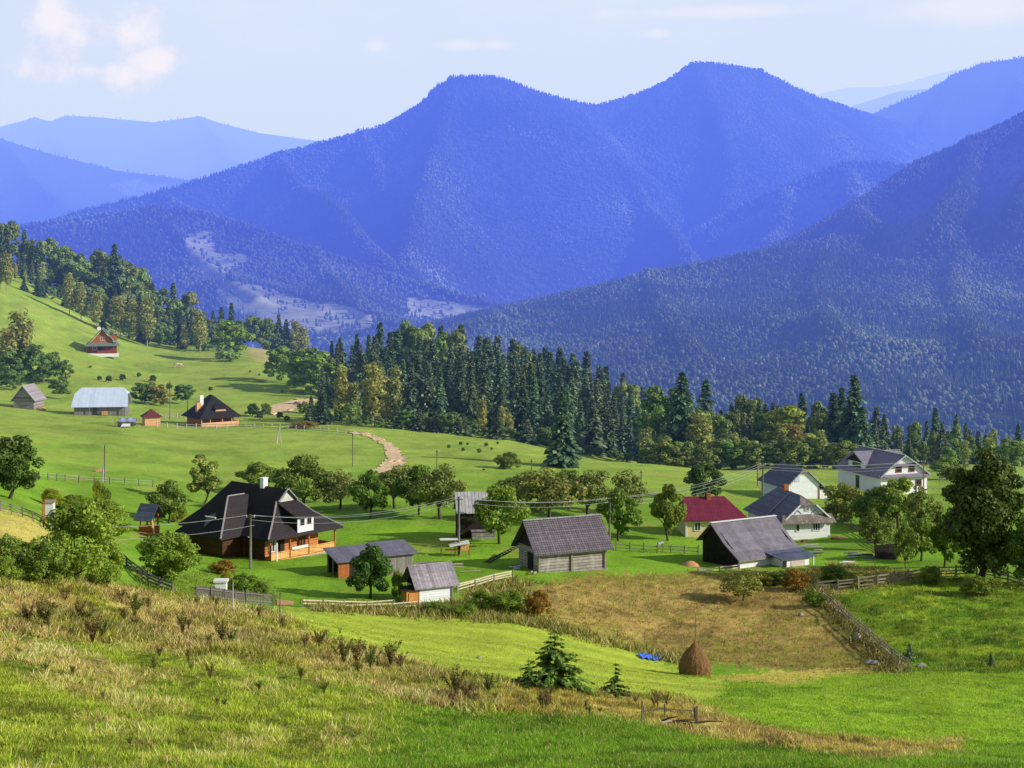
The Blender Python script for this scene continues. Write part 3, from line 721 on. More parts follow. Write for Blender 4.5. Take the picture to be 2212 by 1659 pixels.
sd = bpy.data.lights.new('sun', 'SUN'); sd.energy = 5.0; sd.angle = rad(.53); sd.color = (1., .93, .80)
so = bpy.data.objects.new('sun', sd); COL.objects.link(so)
to_sun = Vector((math.cos(rad(SUN_EL))*math.cos(rad(SUN_AZ)), -math.cos(rad(SUN_EL))*math.sin(rad(SUN_AZ)), math.sin(rad(SUN_EL))))
so.rotation_euler = to_sun.to_track_quat('Z', 'Y').to_euler(); so.location = (60, -20, 60)

cd = bpy.data.cameras.new('camera'); cam = bpy.data.objects.new('camera', cd); COL.objects.link(cam); SC.camera = cam
cd.sensor_width = 36; cd.lens = 36*F/2212.; cd.shift_y = -(829.5-V0)/2212.; cd.clip_start = .5; cd.clip_end = 40000
cam.location = (0, 0, 0); cam.rotation_euler = (rad(90), 0, 0)
SC.view_settings.view_transform = 'Standard'; SC.view_settings.look = 'None'; SC.view_settings.exposure = 0; SC.view_settings.gamma = 1
SC.render.engine = 'CYCLES'; SC.cycles.use_denoising = True; SC.cycles.max_bounces = 5; SC.cycles.transparent_max_bounces = 4
SC.cycles.diffuse_bounces = 3; SC.cycles.glossy_bounces = 2
# ------------------------------------------------------------------ buildings
def frame(u, v, y0, rz, name, label, cat, group=None, dz=0.):
    p = at(u, v, y0); p = p + Vector((0, 0, dz))
    return thing(name, label, cat, p, rad(rz), group)
def shell(par, L, W, h, ridge, rw, m, z0=-.9, name='wall', x0=0., y0=0., hb=None):
    hb = h if hb is None else hb
    P = [(x0, y0, z0), (x0+L, y0, z0), (x0+L, y0+W, z0), (x0, y0+W, z0), (x0, y0, h), (x0+L, y0, h), (x0+L, y0+W, hb), (x0, y0+W, hb), (x0, y0+rw, ridge), (x0+L, y0+rw, ridge)]
    b = MB().add(P, [(0, 1, 5, 4), (1, 2, 6, 9, 5), (2, 3, 7, 6), (3, 0, 4, 8, 7)])
    return b.build(name, m, par)
def roof2(par, L, W, h, ridge, rw, oe, og, m, t=.13, hb=None, x0=0., y0=0., name='roof', kink=None):
    hb = h if hb is None else hb
    sf = (ridge-h)/rw; sb = (ridge-hb)/(W-rw)
    b = MB(); xa, xb = x0-og, x0+L+og; up = .06
    A = (y0-oe, h-oe*sf*.8+up); C = (y0+W+oe, hb-oe*sb*.8+up); T = (y0+rw, ridge+up)
    if kink:
        K = (y0+rw*kink[0], h+(ridge-h)*kink[0]-kink[1]+up)
        b.slab([(xa, A[0], A[1]), (xb, A[0], A[1]), (xb, K[0], K[1]), (xa, K[0], K[1])], t)
        b.slab([(xa, K[0], K[1]), (xb, K[0], K[1]), (xb, T[0], T[1]), (xa, T[0], T[1])], t)
    else:
        b.slab([(xa, A[0], A[1]), (xb, A[0], A[1]), (xb, T[0], T[1]), (xa, T[0], T[1])], t)
    b.slab([(xa, T[0], T[1]), (xb, T[0], T[1]), (xb, C[0], C[1]), (xa, C[0], C[1])], t)
    return b.build(name, m, par)
def polys(par, name, plist, m, t=.12):
    b = MB()
    for p in plist: b.slab(p, t)
    return b.build(name, m, par)
def fplace(face, a, z, L=0., W=0., off=0.):
    """point on a wall face: F (y=0), L (x=0), Rt (x=L), B (y=W)"""
    return {'F': (a, -off, z), 'L': (-off, a, z), 'R': (L+off, a, z)}[face]
def panel(par, name, face, a, z, w, h, m, off=.03, th=.06, L=0., base=0.):
    d = (w, th, h) if face == 'F' else (th, w, h)
    c = fplace(face, a+w/2, z+h/2, L, 0, off+base)
    return MB().box(c, d).build(name, m, par)
def window(par, face, a, z, w, h, fm, L=0., mull=1, fw=.09, base=0., pane=None, bars=0):
    b = MB()
    def bar(a0, z0, ww, hh):
        d = (ww, .09, hh) if face == 'F' else (.09, ww, hh)
        b.box(fplace(face, a0+ww/2, z0+hh/2, L, 0, .035+base), d)
    bar(a, z, fw, h); bar(a+w-fw, z, fw, h); bar(a+fw, z, w-2*fw, fw); bar(a+fw, z+h-fw, w-2*fw, fw)
    for k in range(mull): bar(a+w*(k+1)/(mull+1)-fw*.4, z+fw, fw*.8, h-2*fw)
    o = b.build('window', fm, par)
    pa = MB(); d = (w-2*fw, .03, h-2*fw) if face == 'F' else (.03, w-2*fw, h-2*fw)
    pa.box(fplace(face, a+w/2, z+h/2, L, 0, .02+base), d); pa.build('pane', pane or M['window'], o)
    return o

# --- big log house with hipped black roof, cross wing and porch
t = frame(580, 1215, 130, 49.5, 'log_house', 'large orange log house with steep black hipped roof and white chimney beside the orchard', 'house')
t.location.z -= .15
xs, ys = 10.4, 15.
nk, nr = (2.4, 4.05), (5.2, 6.7); xg, yg, zg = 3.9, 3.3, 5.47
ky = 2.03; kw = 15-1.25
near = [[(0,0,2.4),(0,15,2.4),(2.4,kw,4.05),(2.4,ky,4.05)], [(2.4,ky,4.05),(2.4,kw,4.05),(5.2,12.3,6.7),(5.2,3.0,6.7),(xg,3.0,zg),(xg,yg,zg)]]
far = [[(xs-p[0], p[1], p[2]) for p in q] for q in near]
ehip = [[(0,0,2.4),(xs,0,2.4),(xs-2.4,ky,4.05),(2.4,ky,4.05)], [(2.4,ky,4.05),(xs-2.4,ky,4.05),(xs-xg,yg,zg),(xg,yg,zg)]]
whip = [[(0,15,2.4),(xs,15,2.4),(xs-2.4,kw,4.05),(2.4,kw,4.05)], [(2.4,kw,4.05),(xs-2.4,kw,4.05),(5.2,12.3,6.7)]]
rf = polys(t, 'roof', near+far+whip, M['black_shaded_shingle'], .16)  # these slopes wear the shingle copy with painted shade
polys(t, 'hip_roof', ehip, M['lit_brown_shingle'], .16)
wing = [[(4.2,8.2,5.83),(1.4,8.2,5.83),(-2.6,4.4,2.32),(0,4.4,2.4),(2.4,6.25,4.06)], [(4.2,8.2,5.83),(1.4,8.2,5.83),(-2.6,12.,2.32),(0,12.,2.4),(2.4,10.15,4.06)], [(1.4,8.2,5.83),(-2.6,4.4,2.32),(-2.6,12.,2.32)]]
polys(t, 'wing_roof', wing[1:], M['black_shaded_shingle'], .14); polys(t, 'wing_roof', wing[:1], M['lit_brown_shingle'], .14)
caps = MB()
for a, b in [((0,0,2.46),(2.4,ky,4.11)),((2.4,ky,4.11),(xg,yg,zg+.08)),((xg,2.98,zg+.08),(5.2,2.98,6.78)),((xs-xg,2.98,zg+.08),(5.2,2.98,6.78)),((xs-xg,yg,zg+.08),(xs-2.4,ky,4.12)),((xs-2.4,ky,4.12),(xs,0,2.46)),((-2.6,4.4,2.38),(1.4,8.2,5.9)),((1.4,8.2,5.92),(3.6,8.2,5.92)),((-.2,3.0,2.4+.0),(0,3.,2.4))]:
    caps.bar(a, b, .15, .1)
caps.build('ridge_cap', mat('grey_cap', (.36,.34,.36),(.28,.26,.28),3,.8,.2), t)
g = MB(); g.add([(xg+.05,3.2,zg-.05),(xs-xg-.05,3.2,zg-.05),(5.2,3.2,6.62),(xg+.05,3.3,zg-.05),(xs-xg-.05,3.3,zg-.05),(5.2,3.3,6.62)], [(0,1,2),(3,5,4),(0,3,4,1),(1,4,5,2),(2,5,3,0)])
g.build('gable', mat('white_scalloped_gable', (.72,.72,.66), (.5,.5,.44), 5, .8, .3, bands=[(2, 5, .2, .4, .1), (0, 5, .2, .3, .1)]), t)
# shed dormer on the sunny end
d = MB(); d.add([(4.1,.3,2.6),(6.3,.3,2.6),(6.3,.3,4.15),(4.1,.3,4.15),(4.1,3.2,5.2),(6.3,3.2,5.2),(4.1,2.6,4.3),(6.3,2.6,4.3)], [(0,3,4,6),(1,7,5,2)])
d.build('dormer_cheek', M['black_shaded_shingle'], t)
polys(t, 'dormer_roof', [[(3.9,.0,4.12),(6.5,.0,4.12),(6.5,3.25,5.42),(3.9,3.25,5.42)]], M['lit_brown_shingle'], .1)
fr = MB().box((5.2, .26, 3.32), (2.2, .1, 1.62)).build('dormer_front', M['white'], t)
for x0 in (4.35, 5.3):
    wd = MB(); 
    for c, dd in [((x0+.37, 0.19, 3.98), (.78, .05, .08)), ((x0+.37, 0.19, 3.22), (.78, .05, .08)), ((x0+.02, 0.19, 3.6), (.08, .05, .7)), ((x0+.72, 0.19, 3.6), (.08, .05, .7))]: wd.box(c, dd)
    w_ = wd.build('window', M['white'], fr); MB().box((x0+.37, 0.20, 3.6), (.6, .03, .66)).build('pane', M['window'], w_)
# skylight on the wing hip
sk = MB().add([(-.9,8.9,3.95),(-.9,7.4,3.95),(-1.9,8.1,3.05),(-.3,8.15,4.35)], [(0,1,2),(0,3,1),(1,3,2),(2,3,0)]).build('skylight', mat('grey_skylight', (.16,.15,.16),(.1,.1,.1)), t)
MB().bar((-.95,7.3,3.98),(-.95,9.,3.98),.14,.1).build('edge_board', M['white'], sk)
# log walls
MB().box((4.6, 7.7, .85), (7.4, 12., 3.7)).build('wall', M['orange_log'], t); MB().box((-.4, 8.2, .8), (3., 6.4, 3.2)).build('wing_wall', M['shaded_log'], t); MB().box((.85, 4.6+6.4, .8), (.12, 5.4, 3.6)).build('wing_wall', M['shaded_log'], t); MB().box((.86, 3.2, .8), (.1, 3.2, 3.6)).build('side_wall', M['shaded_log'], t)  # wing and side logs dark: shade of the sunless side painted in
MB().box((4.9, 7.4, -.55), (9.2, 13.8, 1.0)).build('foundation', M['stone'], t)
MB().box((5.2, 1.15, -.02), (9.2, 1.25, .14)).build('porch_deck', M['rail_boards'], t)
for x0 in (.75, 3.4, 6., 9.7):
    MB().box((x0, .62, 1.2), (.16, .16, 2.6)).build('porch_post', M['rust_wood'], t)
MB().box((9.7, 3.6, 1.2), (.16, .16, 2.6)).build('porch_post', M['rust_wood'], t)
for xa, xb in ((.85, 3.3), (3.5, 5.9), (6.1, 9.6)):
    r_ = MB().box(((xa+xb)/2, .62, .42), (xb-xa, .07, .62)).box(((xa+xb)/2, .62, .82), (xb-xa, .12, .09)); r_.build('railing', M['rail_boards'], t)
MB().box((9.7, 2.1, .42), (.07, 2.8, .62)).build('railing', M['rail_boards'], t)
MB().box((4.7, .53, .98), (2.2, .12, .26)).build('flower_box', M['white'], t)
for a_, z_, w_, h_, mm in ((1.45, .75, .75, 1.25, M['white']), (5.6, .8, .85, 1.2, M['rust_wood'])):
    b_ = MB()
    for c, dd in [((a_+w_/2, 1.63, z_), (w_, .1, .11)), ((a_+w_/2, 1.63, z_+h_), (w_, .1, .11)), ((a_, 1.63, z_+h_/2), (.11, .1, h_)), ((a_+w_, 1.63, z_+h_/2), (.11, .1, h_)), ((a_+w_/2, 1.63, z_+h_/2), (.08, .09, h_))]: b_.box(c, dd)
    wo_ = b_.build('window', mm, t); MB().box((a_+w_/2, 1.66, z_+h_/2), (w_-.1, .05, h_-.1)).build('pane', M['window'], wo_)
MB().box((3.1, 1.66, 1.1), (.9, .08, 2.0)).build('door', M['dark_wood'], t)
MB().box((1.05, -.05, .8), (.12, .12, 2.4)).build('porch_post', M['white'], t)
ch = MB().box((5.2, 6.9, 6.85), (.58, .58, 1.3)).box((5.2, 6.9, 7.52), (.7, .7, .09)).build('chimney', M['plaster'], rf)

# --- barn with tiled roof
t = frame(1163, 1237, 130, 24, 'log_barn', 'bleached log barn with brown tiled gable roof and long lean ladder at its end', 'barn')
shell(t, 7.6, 4.8, 2.3, 4.75, 2.4, M['grey_log'])
for a, b in ((-.06, 'L'), (7.66, 'R')):
    MB().add([(a, -.05, 2.25), (a, 4.85, 2.25), (a, 2.4, 4.65), (a+.08, -.05, 2.25), (a+.08, 4.85, 2.25), (a+.08, 2.4, 4.65)], [(0,1,2),(3,5,4),(0,2,5,3),(2,1,4,5),(1,0,3,4)]).build('gable', M['dark_wood'], t)
rf = roof2(t, 7.6, 4.8, 2.3, 4.8, 2.4, .55, .65, M['tile_roof'], .14)
MB().bar((-.65, 2.4, 4.91), (8.25, 2.4, 4.91), .34, .08).build('ridge_cap', M['zinc_roof'], rf)
for x0 in (.06, 3.7, 7.5): MB().box((x0, -.06, .75), (.2, .2, 2.7)).build('corner_post', M['old_rail'], t)
MB().box((2.0, -.03, 2.05), (.5, .05, .25)).build('vent', M['window'], t); MB().box((5.3, -.03, 2.05), (.5, .05, .25)).build('vent', M['window'], t)
panel(t, 'door', 'L', 1.2, -.2, 1.3, 1.9, M['dark_wood'])
MB().box((3.8, 2.4, -.5), (7.9, 5.1, .7)).build('foundation', M['stone'], t)

# --- small shed with plank roof and orange annex
t = frame(906, 1302, 118, 27, 'plank_shed', 'small whitewashed shed with bleached plank roof and bright orange annex beside the rail fence', 'shed')
shell(t, 3.2, 2.8, 1.5, 2.95, 1.4, M['white_boards'])
roof2(t, 3.2, 2.8, 1.5, 3.0, 1.4, .32, .55, M['plank_roof'], .1)
for a in (-.05, 3.17): MB().add([(a, -.03, 1.3), (a, 2.83, 1.3), (a, 1.4, 2.8), (a+.08, -.03, 1.3), (a+.08, 2.83, 1.3), (a+.08, 1.4, 2.8)], [(0,1,2),(3,5,4),(0,2,5,3),(2,1,4,5),(1,0,3,4)]).build('gable', M['dark_wood'], t)
an = MB().box((-.62, .65, .2), (1.15, 1.2, 1.9)).build('annex', M['orange_wood'], t)
MB().slab([(-1.35, -.1, 1.18), (0, -.1, 1.26), (0, 1.5, 1.3), (-1.35, 1.5, 1.22)], .07).build('annex_roof', M['dark_wood'], t)
MB().box((-.62, .02, .25), (.75, .06, 1.3)).build('door', M['orange_wood'], an)
MB().box((3.14, -.05, .3), (.14, .12, 1.9)).build('corner_post', M['old_rail'], t)

# --- long woodshed with single pitch roof
t = frame(731, 1249, 120, 27, 'woodshed', 'low woodshed with flat dark roof, open left end and rust boards behind the round tree', 'shed')
MB().box((.55, .04, .55), (1.1, .1, 2.1)).build('board_wall', M['rust_wood'], t)
MB().box((6.4, .04, .6), (2.9, .1, 2.3)).build('plank_wall', M['grey_board'], t)
MB().box((3., .05, .5), (3.8, .08, 2.1)).build('plank_wall', M['dark_wood'], t)
MB().box((4., 3.1, .8), (7.9, .1, 2.6)).build('back_wall', M['dark_wood'], t)
MB().box((7.85, 1.6, .6), (.1, 3., 2.5)).build('side_wall', M['grey_board'], t)
MB().box((4.7, 1.6, .3), (.1, 3., 2.4)).build('side_wall', M['dark_wood'], t)
for yy in (.1, 1.6, 3.1): MB().box((.06, yy, .6), (.13, .13, 2.4)).build('post', M['old_rail'], t)
polys(t, 'roof', [[(-.35, -.4, 1.62), (4.3, -.4, 1.62), (4.3, 3.4, 2.35), (-.35, 3.4, 2.35)]], M['shed_roof'], .09)
polys(t, 'roof', [[(4.25, -.4, 1.80), (8.2, -.4, 1.80), (8.2, 3.4, 2.5), (4.25, 3.4, 2.5)]], M['shed_roof'], .09)

# --- tall dark barn with zinc roof behind the orchard trees
t = frame(990, 1164, 150, 8, 'tall_barn', 'tall narrow black barn with shiny zinc roof standing among the orchard trees', 'barn')
shell(t, 3.2, 3., 3.1, 4.9, 1.5, M['dark_wood'])
roof2(t, 3.2, 3., 3.1, 5., 1.5, .25, .25, M['zinc_roof'], .07)
t = frame(1020, 1166, 150, 8, 'log_crib', 'low grey log crib against the tall black barn', 'log crib')
shell(t, 2.6, 1.6, .75, .85, .8, M['grey_log'], -.5); MB().box((1.3, .8, .9), (2.8, 1.8, .1)).build('lid', M['plank_roof'], t)

# --- hutch on legs by the pole
t = frame(953, 1203, 140, 8, 'rabbit_hutch', 'hutch on thin legs with white board tops and an orange box by the power pole', 'hutch')
for x0 in (.05, 1.55, 3.): 
    for y0 in (.05, .9): MB().box((x0, y0, .45), (.07, .07, 1.3)).build('leg', M['rust_wood'], t)
MB().box((.85, .5, 1.75), (1.9, .9, .07)).build('top_board', M['white'], t)
MB().slab([(.9, -.2, 1.1), (3., -.2, 1.45), (3., 1.1, 1.5), (.9, 1.1, 1.15)], .08).build('top_board', M['white'], t)
MB().box((2.55, .45, .95), (.95, .85, .7)).build('hutch_box', M['rail_boards'], t)
MB().box((1.2, .45, .62), (1.4, .8, .06)).build('shelf', M['rust_wood'], t)
for x0 in (.05, 1.6): MB().box((x0, .5, 1.2), (.06, .06, 1.1)).build('leg', M['old_rail'], t)

# --- old barn with long sagging slate roof and lean-to
t = frame(1597, 1228, 128, 30, 'old_barn', 'old dark barn with long sloping brown sheet roof, white ridge and low lean-to', 'barn')
L, W, rw = 8., 6.3, 4.3
shell(t, L, W, 1.15, 4.0, rw, M['dark_wood'], hb=2.25)
MB().box((2.2, -.06, .1), (4.4, .1, 2.0)).build('whitewashed_wall', M['white_boards'], t)
rf = roof2(t, L, W, 1.15, 4.05, rw, .5, .5, M['slate_roof'], .12, hb=2.25, kink=(.45, .22))
MB().bar((-.5, rw, 4.18), (L+.5, rw, 4.18), .4, .07).build('ridge_cap', M['white'], rf)
MB().bar((-.5, -.52, .80), (4.7, -.52, .80), .12, .1).build('edge_board', M['old_rail'], rf)
ln = MB().box((5.9, -1.15, -.2), (3.5, 2.0, 2.1)).build('lean_to', M['white_boards'], t)
polys(ln, 'lean_to_roof', [[(3.7, -2.45, .92), (8.5, -2.45, .88), (8.6, .25, 1.35), (3.5, .25, 1.35)]], M['blue_roof'], .09)
MB().box((6.1, -2.18, .1), (1.9, .06, 1.0)).build('shutter', mat('faded_lean_shutter', (.62,.54,.5),(.5,.36,.34),3,.9,.3), ln)
MB().box((4.3, -2.17, 0.), (.5, .07, 1.4)).build('door', M['dark_wood'], ln)
MB().box((8.05, -2.4, -.1), (.1, .1, 2.)).build('post', M['white'], t)

# --- white cottage with blue black roof
t = frame(1693, 1167, 160, 14, 'white_cottage', 'white boarded cottage with blue black sheet roof, stained pent roof and orange chimney', 'house')
W_, L_ = 6.1, 11.
b = MB().add([(0,0,-.8),(W_,0,-.8),(W_,L_,-.8),(0,L_,-.8),(0,0,2.3),(W_,0,2.3),(W_,L_,2.3),(0,L_,2.3),(1.15,0,3.3),(1.95,0,4.05),(4.15,0,4.05),(4.95,0,3.3)], [(0,1,5,11,10,9,8,4),(1,2,6,5),(2,3,7,6),(3,0,4,7)]); b.build('wall', M['white_boards'], t)
sl = (5.0-2.3)/3.05
lf = [(-.5,-.35,1.95),(-.5,11.4,1.95),(3.05,8.6,5.06),(3.05,1.9,5.06),(2.0,-.35,4.16)]
rt = [(W_+.5,-.35,1.95),(W_+.5,11.4,1.95),(3.05,8.6,5.06),(3.05,1.9,5.06),(4.1,-.35,4.16)]
rf = polys(t, 'roof', [lf, rt, [(-.5,11.4,1.95),(W_+.5,11.4,1.95),(3.05,8.6,5.06)]], M['blue_roof'], .1)
polys(t, 'hip_roof', [[(2.0,-.35,4.17),(4.1,-.35,4.17),(3.05,1.9,5.08)]], M['rust_roof'], .1)
polys(t, 'pent_roof', [[(-.5,-.75,2.05),(W_+.5,-.75,2.05),(W_+.15,-.02,3.0),(-.15,-.02,3.0)]], M['rust_roof'], .09)
MB().bar((-.5,-.36,1.98),(2.0,-.36,4.18),.1,.16).bar((W_+.5,-.36,1.98),(4.1,-.36,4.18),.1,.16).build('barge_board', M['white'], t)
MB().bar((-.5, 4.5, 2.03), (3.05, 4.5, 5.13), .35, .06).build('roof_strip', M['violet_roof'], rf)
MB().box((3.05, 6.2, 5.3), (.6, .6, .9)).build('chimney', M['brick'], rf)
window(t, 'F', 1.55, .95, .55, .95, M['white'], mull=0)
window(t, 'F', 3.75, .95, 1.05, 1.05, M['white'], mull=2, fw=.1)
window(t, 'F', 2.75, 3.4, .6, .42, M['white'], mull=2, fw=.06)
for a in (1.75, 4.0):
    MB().bar((a-.35, -.03, 3.1), (a+.1, -.03, 3.55), .05, .07).bar((a+.1, -.03, 3.55), (a+.55, -.03, 3.1), .05, .07).build('gable_trim', M['violet_roof'], t)
MB().box((3.05, 5.5, -.55), (W_+.15, L_+.15, .9)).build('foundation', M['stone'], t)

# --- white house behind it
t = frame(1704, 1078, 185, 18, 'white_house', 'white gabled house with blue black roof and lean-to behind the cottage', 'house')
W_, L_ = 5.2, 9.
MB().add([(0,0,-.8),(W_,0,-.8),(W_,L_,-.8),(0,L_,-.8),(0,0,2.1),(W_,0,2.1),(W_,L_,2.1),(0,L_,2.1),(1.9,0,3.9),(3.3,0,3.9)], [(0,1,5,9,8,4),(1,2,6,5),(2,3,7,6),(3,0,4,7)]).build('wall', M['white_boards'], t)
lf = [(-.6,-.35,1.65),(-.6,9.3,1.65),(2.6,7.4,4.5),(2.6,.7,4.5),(2.0,-.35,3.96)]
rf = polys(t, 'roof', [lf, [(W_-p[0],p[1],p[2]) for p in lf], [(-.6,9.3,1.65),(W_+.6,9.3,1.65),(2.6,7.4,4.5)]], M['blue_roof'], .1)
polys(t, 'hip_roof', [[(2.0,-.35,3.97),(3.2,-.35,3.97),(2.6,.7,4.52)]], M['rust_roof'], .1)
MB().bar((W_+.6,-.36,1.7),(3.2,-.36,4.0),.1,.16).bar((-.6,-.36,1.7),(2.0,-.36,4.0),.1,.16).build('barge_board', M['zinc_roof'], t)
ln = MB().box((W_+.85, 2.6, .3), (1.7, 5., 1.8)).build('lean_to', M['white_boards'], t)
polys(ln, 'lean_to_roof', [[(W_+.1,-.3,1.75),(W_+2.1,-.3,1.2),(W_+2.1,5.3,1.2),(W_+.1,5.3,1.75)]], M['zinc_roof'], .08)
MB().box((W_-.1, -.05, .5), (.2, .1, 2.4)).build('corner_board', M['rust_wood'], t)
MB().box((1.4, -.03, 2.9), (.9, .05, .7)).build('shutter', M['metal_roof'], t)

# --- large white house with mansard roof and cross gable
t = frame(1903, 1069, 210, 20, 'mansard_house', 'large unfinished white house with violet brown mansard roof, empty windows and cross gable', 'house')
W_, L_ = 8.6, 12.4
pf = [(-.5,2.7),(1.9,4.55),(4.3,6.05),(W_-1.9,4.55),(W_+.5,2.7)]
MB().add([(0,0,-1.),(W_,0,-1.),(W_,L_,-1.),(0,L_,-1.),(0,0,3.),(W_,0,3.),(W_,L_,3.),(0,L_,3.),(1.95,0,4.5),(4.3,0,5.95),(W_-1.95,0,4.5),(1.95,L_,4.5),(4.3,L_,5.95),(W_-1.95,L_,4.5)], [(0,1,5,10,9,8,4),(1,2,6,5),(2,3,7,11,12,13,6),(3,0,4,7)]).build('wall', M['plaster'], t)
pl = []
for i in range(4): pl.append([(pf[i][0],-.45,pf[i][1]),(pf[i][0],L_+.4,pf[i][1]),(pf[i+1][0],L_+.4,pf[i+1][1]),(pf[i+1][0],-.45,pf[i+1][1])])
rf = polys(t, 'roof', pl, M['violet_roof'], .11)
MB().bar((4.3,-.5,6.12),(4.3,L_+.4,6.12),.22,.08).build('ridge_cap', M['zinc_roof'], rf)
for q, w0 in ((pf, .12),):
    bb = MB()
    for i in range(4): bb.bar((q[i][0],-.48,q[i][1]-.02),(q[i+1][0],-.48,q[i+1][1]-.02),.09,.2)
    bb.build('barge_board', M['zinc_roof'], t)
MB().add([(.45,5.2,2.6),(.45,10.,2.6),(.45,10.,4.35),(.45,7.6,5.55),(.45,5.2,4.35),(4.,5.2,4.35),(4.,10.,4.35),(4.,5.2,2.6),(4.,10.,2.6)], [(0,4,3,2,1),(0,7,5,4),(1,2,6,8)]).build('cross_gable_wall', M['plaster'], t)
cg = polys(t, 'cross_gable_roof', [[(-.05,7.6,5.78),(8.7,7.6,5.78),(8.7,4.75,4.2),(-.05,4.75,4.2)],[(-.05,7.6,5.78),(8.7,7.6,5.78),(8.7,10.45,4.2),(-.05,10.45,4.2)]], M['violet_roof'], .1)
MB().bar((-.1,7.6,5.86),(8.7,7.6,5.86),.22,.08).build('ridge_cap', M['zinc_roof'], cg)
MB().slab([(.1,5.3,4.42),(.1,9.9,4.42),(.43,7.6,5.6)], .05).build('gable', M['dark_wood'], t)
MB().box((.40, 7.55, 3.6), (.06, 2.3, 1.05)).build('window_opening', M['window'], t)
polys(t, 'pent_roof', [[(-.5,-.75,2.72),(W_+.5,-.75,2.72),(W_+.5,-.02,3.1),(-.5,-.02,3.1)]], M['violet_roof'], .09)
polys(t, 'pent_roof', [[(1.7,-.55,4.5),(W_-1.7,-.55,4.5),(W_-1.9,-.02,4.75),(1.9,-.02,4.75)]], M['violet_roof'], .08)
for a, z in ((2.7, 3.35), (5.1, 3.35), (6.4, 1.05)): window(t, 'F', a, z, 1.15, 1.05, M['rust_wood'], mull=0, fw=.1)
MB().box((-.03, 6.6, .9), (.06, 1.0, 2.6)).build('doorway', M['window'], t)
MB().box((.6, -.06, .3), (.8, .06, 1.6)).build('brick_patch', M['brick'], t)
MB().box((W_/2, L_/2, -.7), (W_+.2, L_+.2, 1.0)).build('foundation', M['stone'], t)

# --- yellow house with crimson roof
t = frame(1482, 1160, 170, 5, 'crimson_roof_house', 'cream plastered house with crimson hipped roof and small brick chimney', 'house')
W_ = 5.6; L_ = 7.2
MB().box((L_/2, W_/2, .7), (L_, W_, 3.0)).build('wall', M['cream'], t)
rf = polys(t, 'roof', [[(-.35,-.5,2.05),(L_+.5,-.5,2.05),(L_-1.9,W_/2,4.4),(.25,W_/2,4.4)],[(-.35,W_+.5,2.05),(L_+.5,W_+.5,2.05),(L_-1.9,W_/2,4.4),(.25,W_/2,4.4)],[(L_+.5,-.5,2.05),(L_+.5,W_+.5,2.05),(L_-1.9,W_/2,4.4)],[(-.35,-.5,2.05),(-.35,W_+.5,2.05),(.25,W_/2,4.4)]], M['red_roof'], .1)
MB().box((3.3, W_/2-.3, 4.4), (.5, .5, .8)).build('chimney', M['brick'], rf)
window(t, 'F', 1., .7, .8, 1.1, M['white'])
MB().box((.02, -.04, .9), (.2, .1, 2.3)).build('corner_board', M['white'], t)

# --- barn with bright metal roof on the upper meadow
t = frame(160, 896, 250, 7, 'metal_roof_barn', 'long low grey barn with bright pale blue metal roof on the upper meadow', 'barn')
L_, W_ = 11., 7.
shell(t, L_, W_, 1.9, 2.2, W_/2, M['grey_board'])
hf = 1.5
rf = polys(t, 'roof', [[(-.6,-.7,1.75),(L_+.7,-.7,1.75),(L_+.35,2.1,4.4),(L_-.8,W_/2,5.7),(1.1,W_/2,5.7),(-.25,2.1,4.4)],[(-.6,W_+.7,1.75),(L_+.7,W_+.7,1.75),(L_+.35,W_-2.1,4.4),(L_-.8,W_/2,5.7),(1.1,W_/2,5.7),(-.25,W_-2.1,4.4)],[(L_+.35,2.1,4.4),(L_+.35,W_-2.1,4.4),(L_-.8,W_/2,5.7)],[(-.25,2.1,4.4),(-.25,W_-2.1,4.4),(1.1,W_/2,5.7)]], M['metal_roof'], .08)
for a in (0, L_): MB().add([(a,0,1.8),(a,W_,1.8),(a,W_-2.2,4.2),(a,2.2,4.2)], [(0,1,2,3)]).build('gable', M['grey_board'], t)
MB().box((4.5, -.03, .8), (.9, .06, 1.7)).build('door', M['window'], t)
MB().box((6.6, -.3, .3), (1.2, .3, .9)).build('wood_stack', M['rail_boards'], t)
for x0 in (3.4, 10.5): MB().box((x0, -.4, .8), (.12, .12, 2.)).build('post', M['old_rail'], t)

# --- black hipped house with porch
t = frame(433, 922, 260, 36, 'black_roof_house', 'small house with tall black hipped roof, eyebrow dormer and pale orange porch', 'house')
Wx, Ly = 9., 8.6
pk, pk2 = (4.5, 3.6, 6.3), (4.5, 5.2, 6.3)
a, b_, c, d_ = (-.4,-.7,1.75), (Wx+.4,-.7,1.75), (Wx+.4,Ly+.6,1.75), (-.4,Ly+.6,1.75)
rf = polys(t, 'roof', [[a,b_,pk],[b_,c,pk2,pk],[c,d_,pk2],[d_,a,pk,pk2]], M['black_shaded_shingle'], .12)
MB().box((Wx/2, Ly/2+.6, .6), (Wx-1.2, Ly-1.6, 2.8)).build('wall', M['rust_wood'], t)
for x0 in (.2, 2.2, 5., 7.2, 8.8): MB().box((x0, -.15, .9), (.15, .15, 2.)).build('porch_post', M['peach_wood'], t)
MB().box((4.5, -.15, .25), (8.5, .1, 1.0)).build('railing', M['peach_wood'], t)
MB().box((8.8, 2., .25), (.1, 4.2, 1.0)).build('railing', M['peach_wood'], t)
dm = MB()
pts = [(4.9+1.25*math.cos(k*math.pi/8), 3.05+.62*math.sin(k*math.pi/8)) for k in range(9)]
dm.add([(x, .0+.35, z) for x, z in pts]+[(x, 1.9, z) for x, z in pts], [tuple(range(9))]+[(i, i+9, i+10, i+1) for i in range(8)])
do = dm.build('eyebrow_dormer', M['peach_wood'], t)
polys(do, 'dormer_roof', [[(3.3,.1,3.62),(6.5,.1,3.62),(5.7,2.6,4.9),(4.1,2.6,4.9)]], M['black_shaded_shingle'], .12)
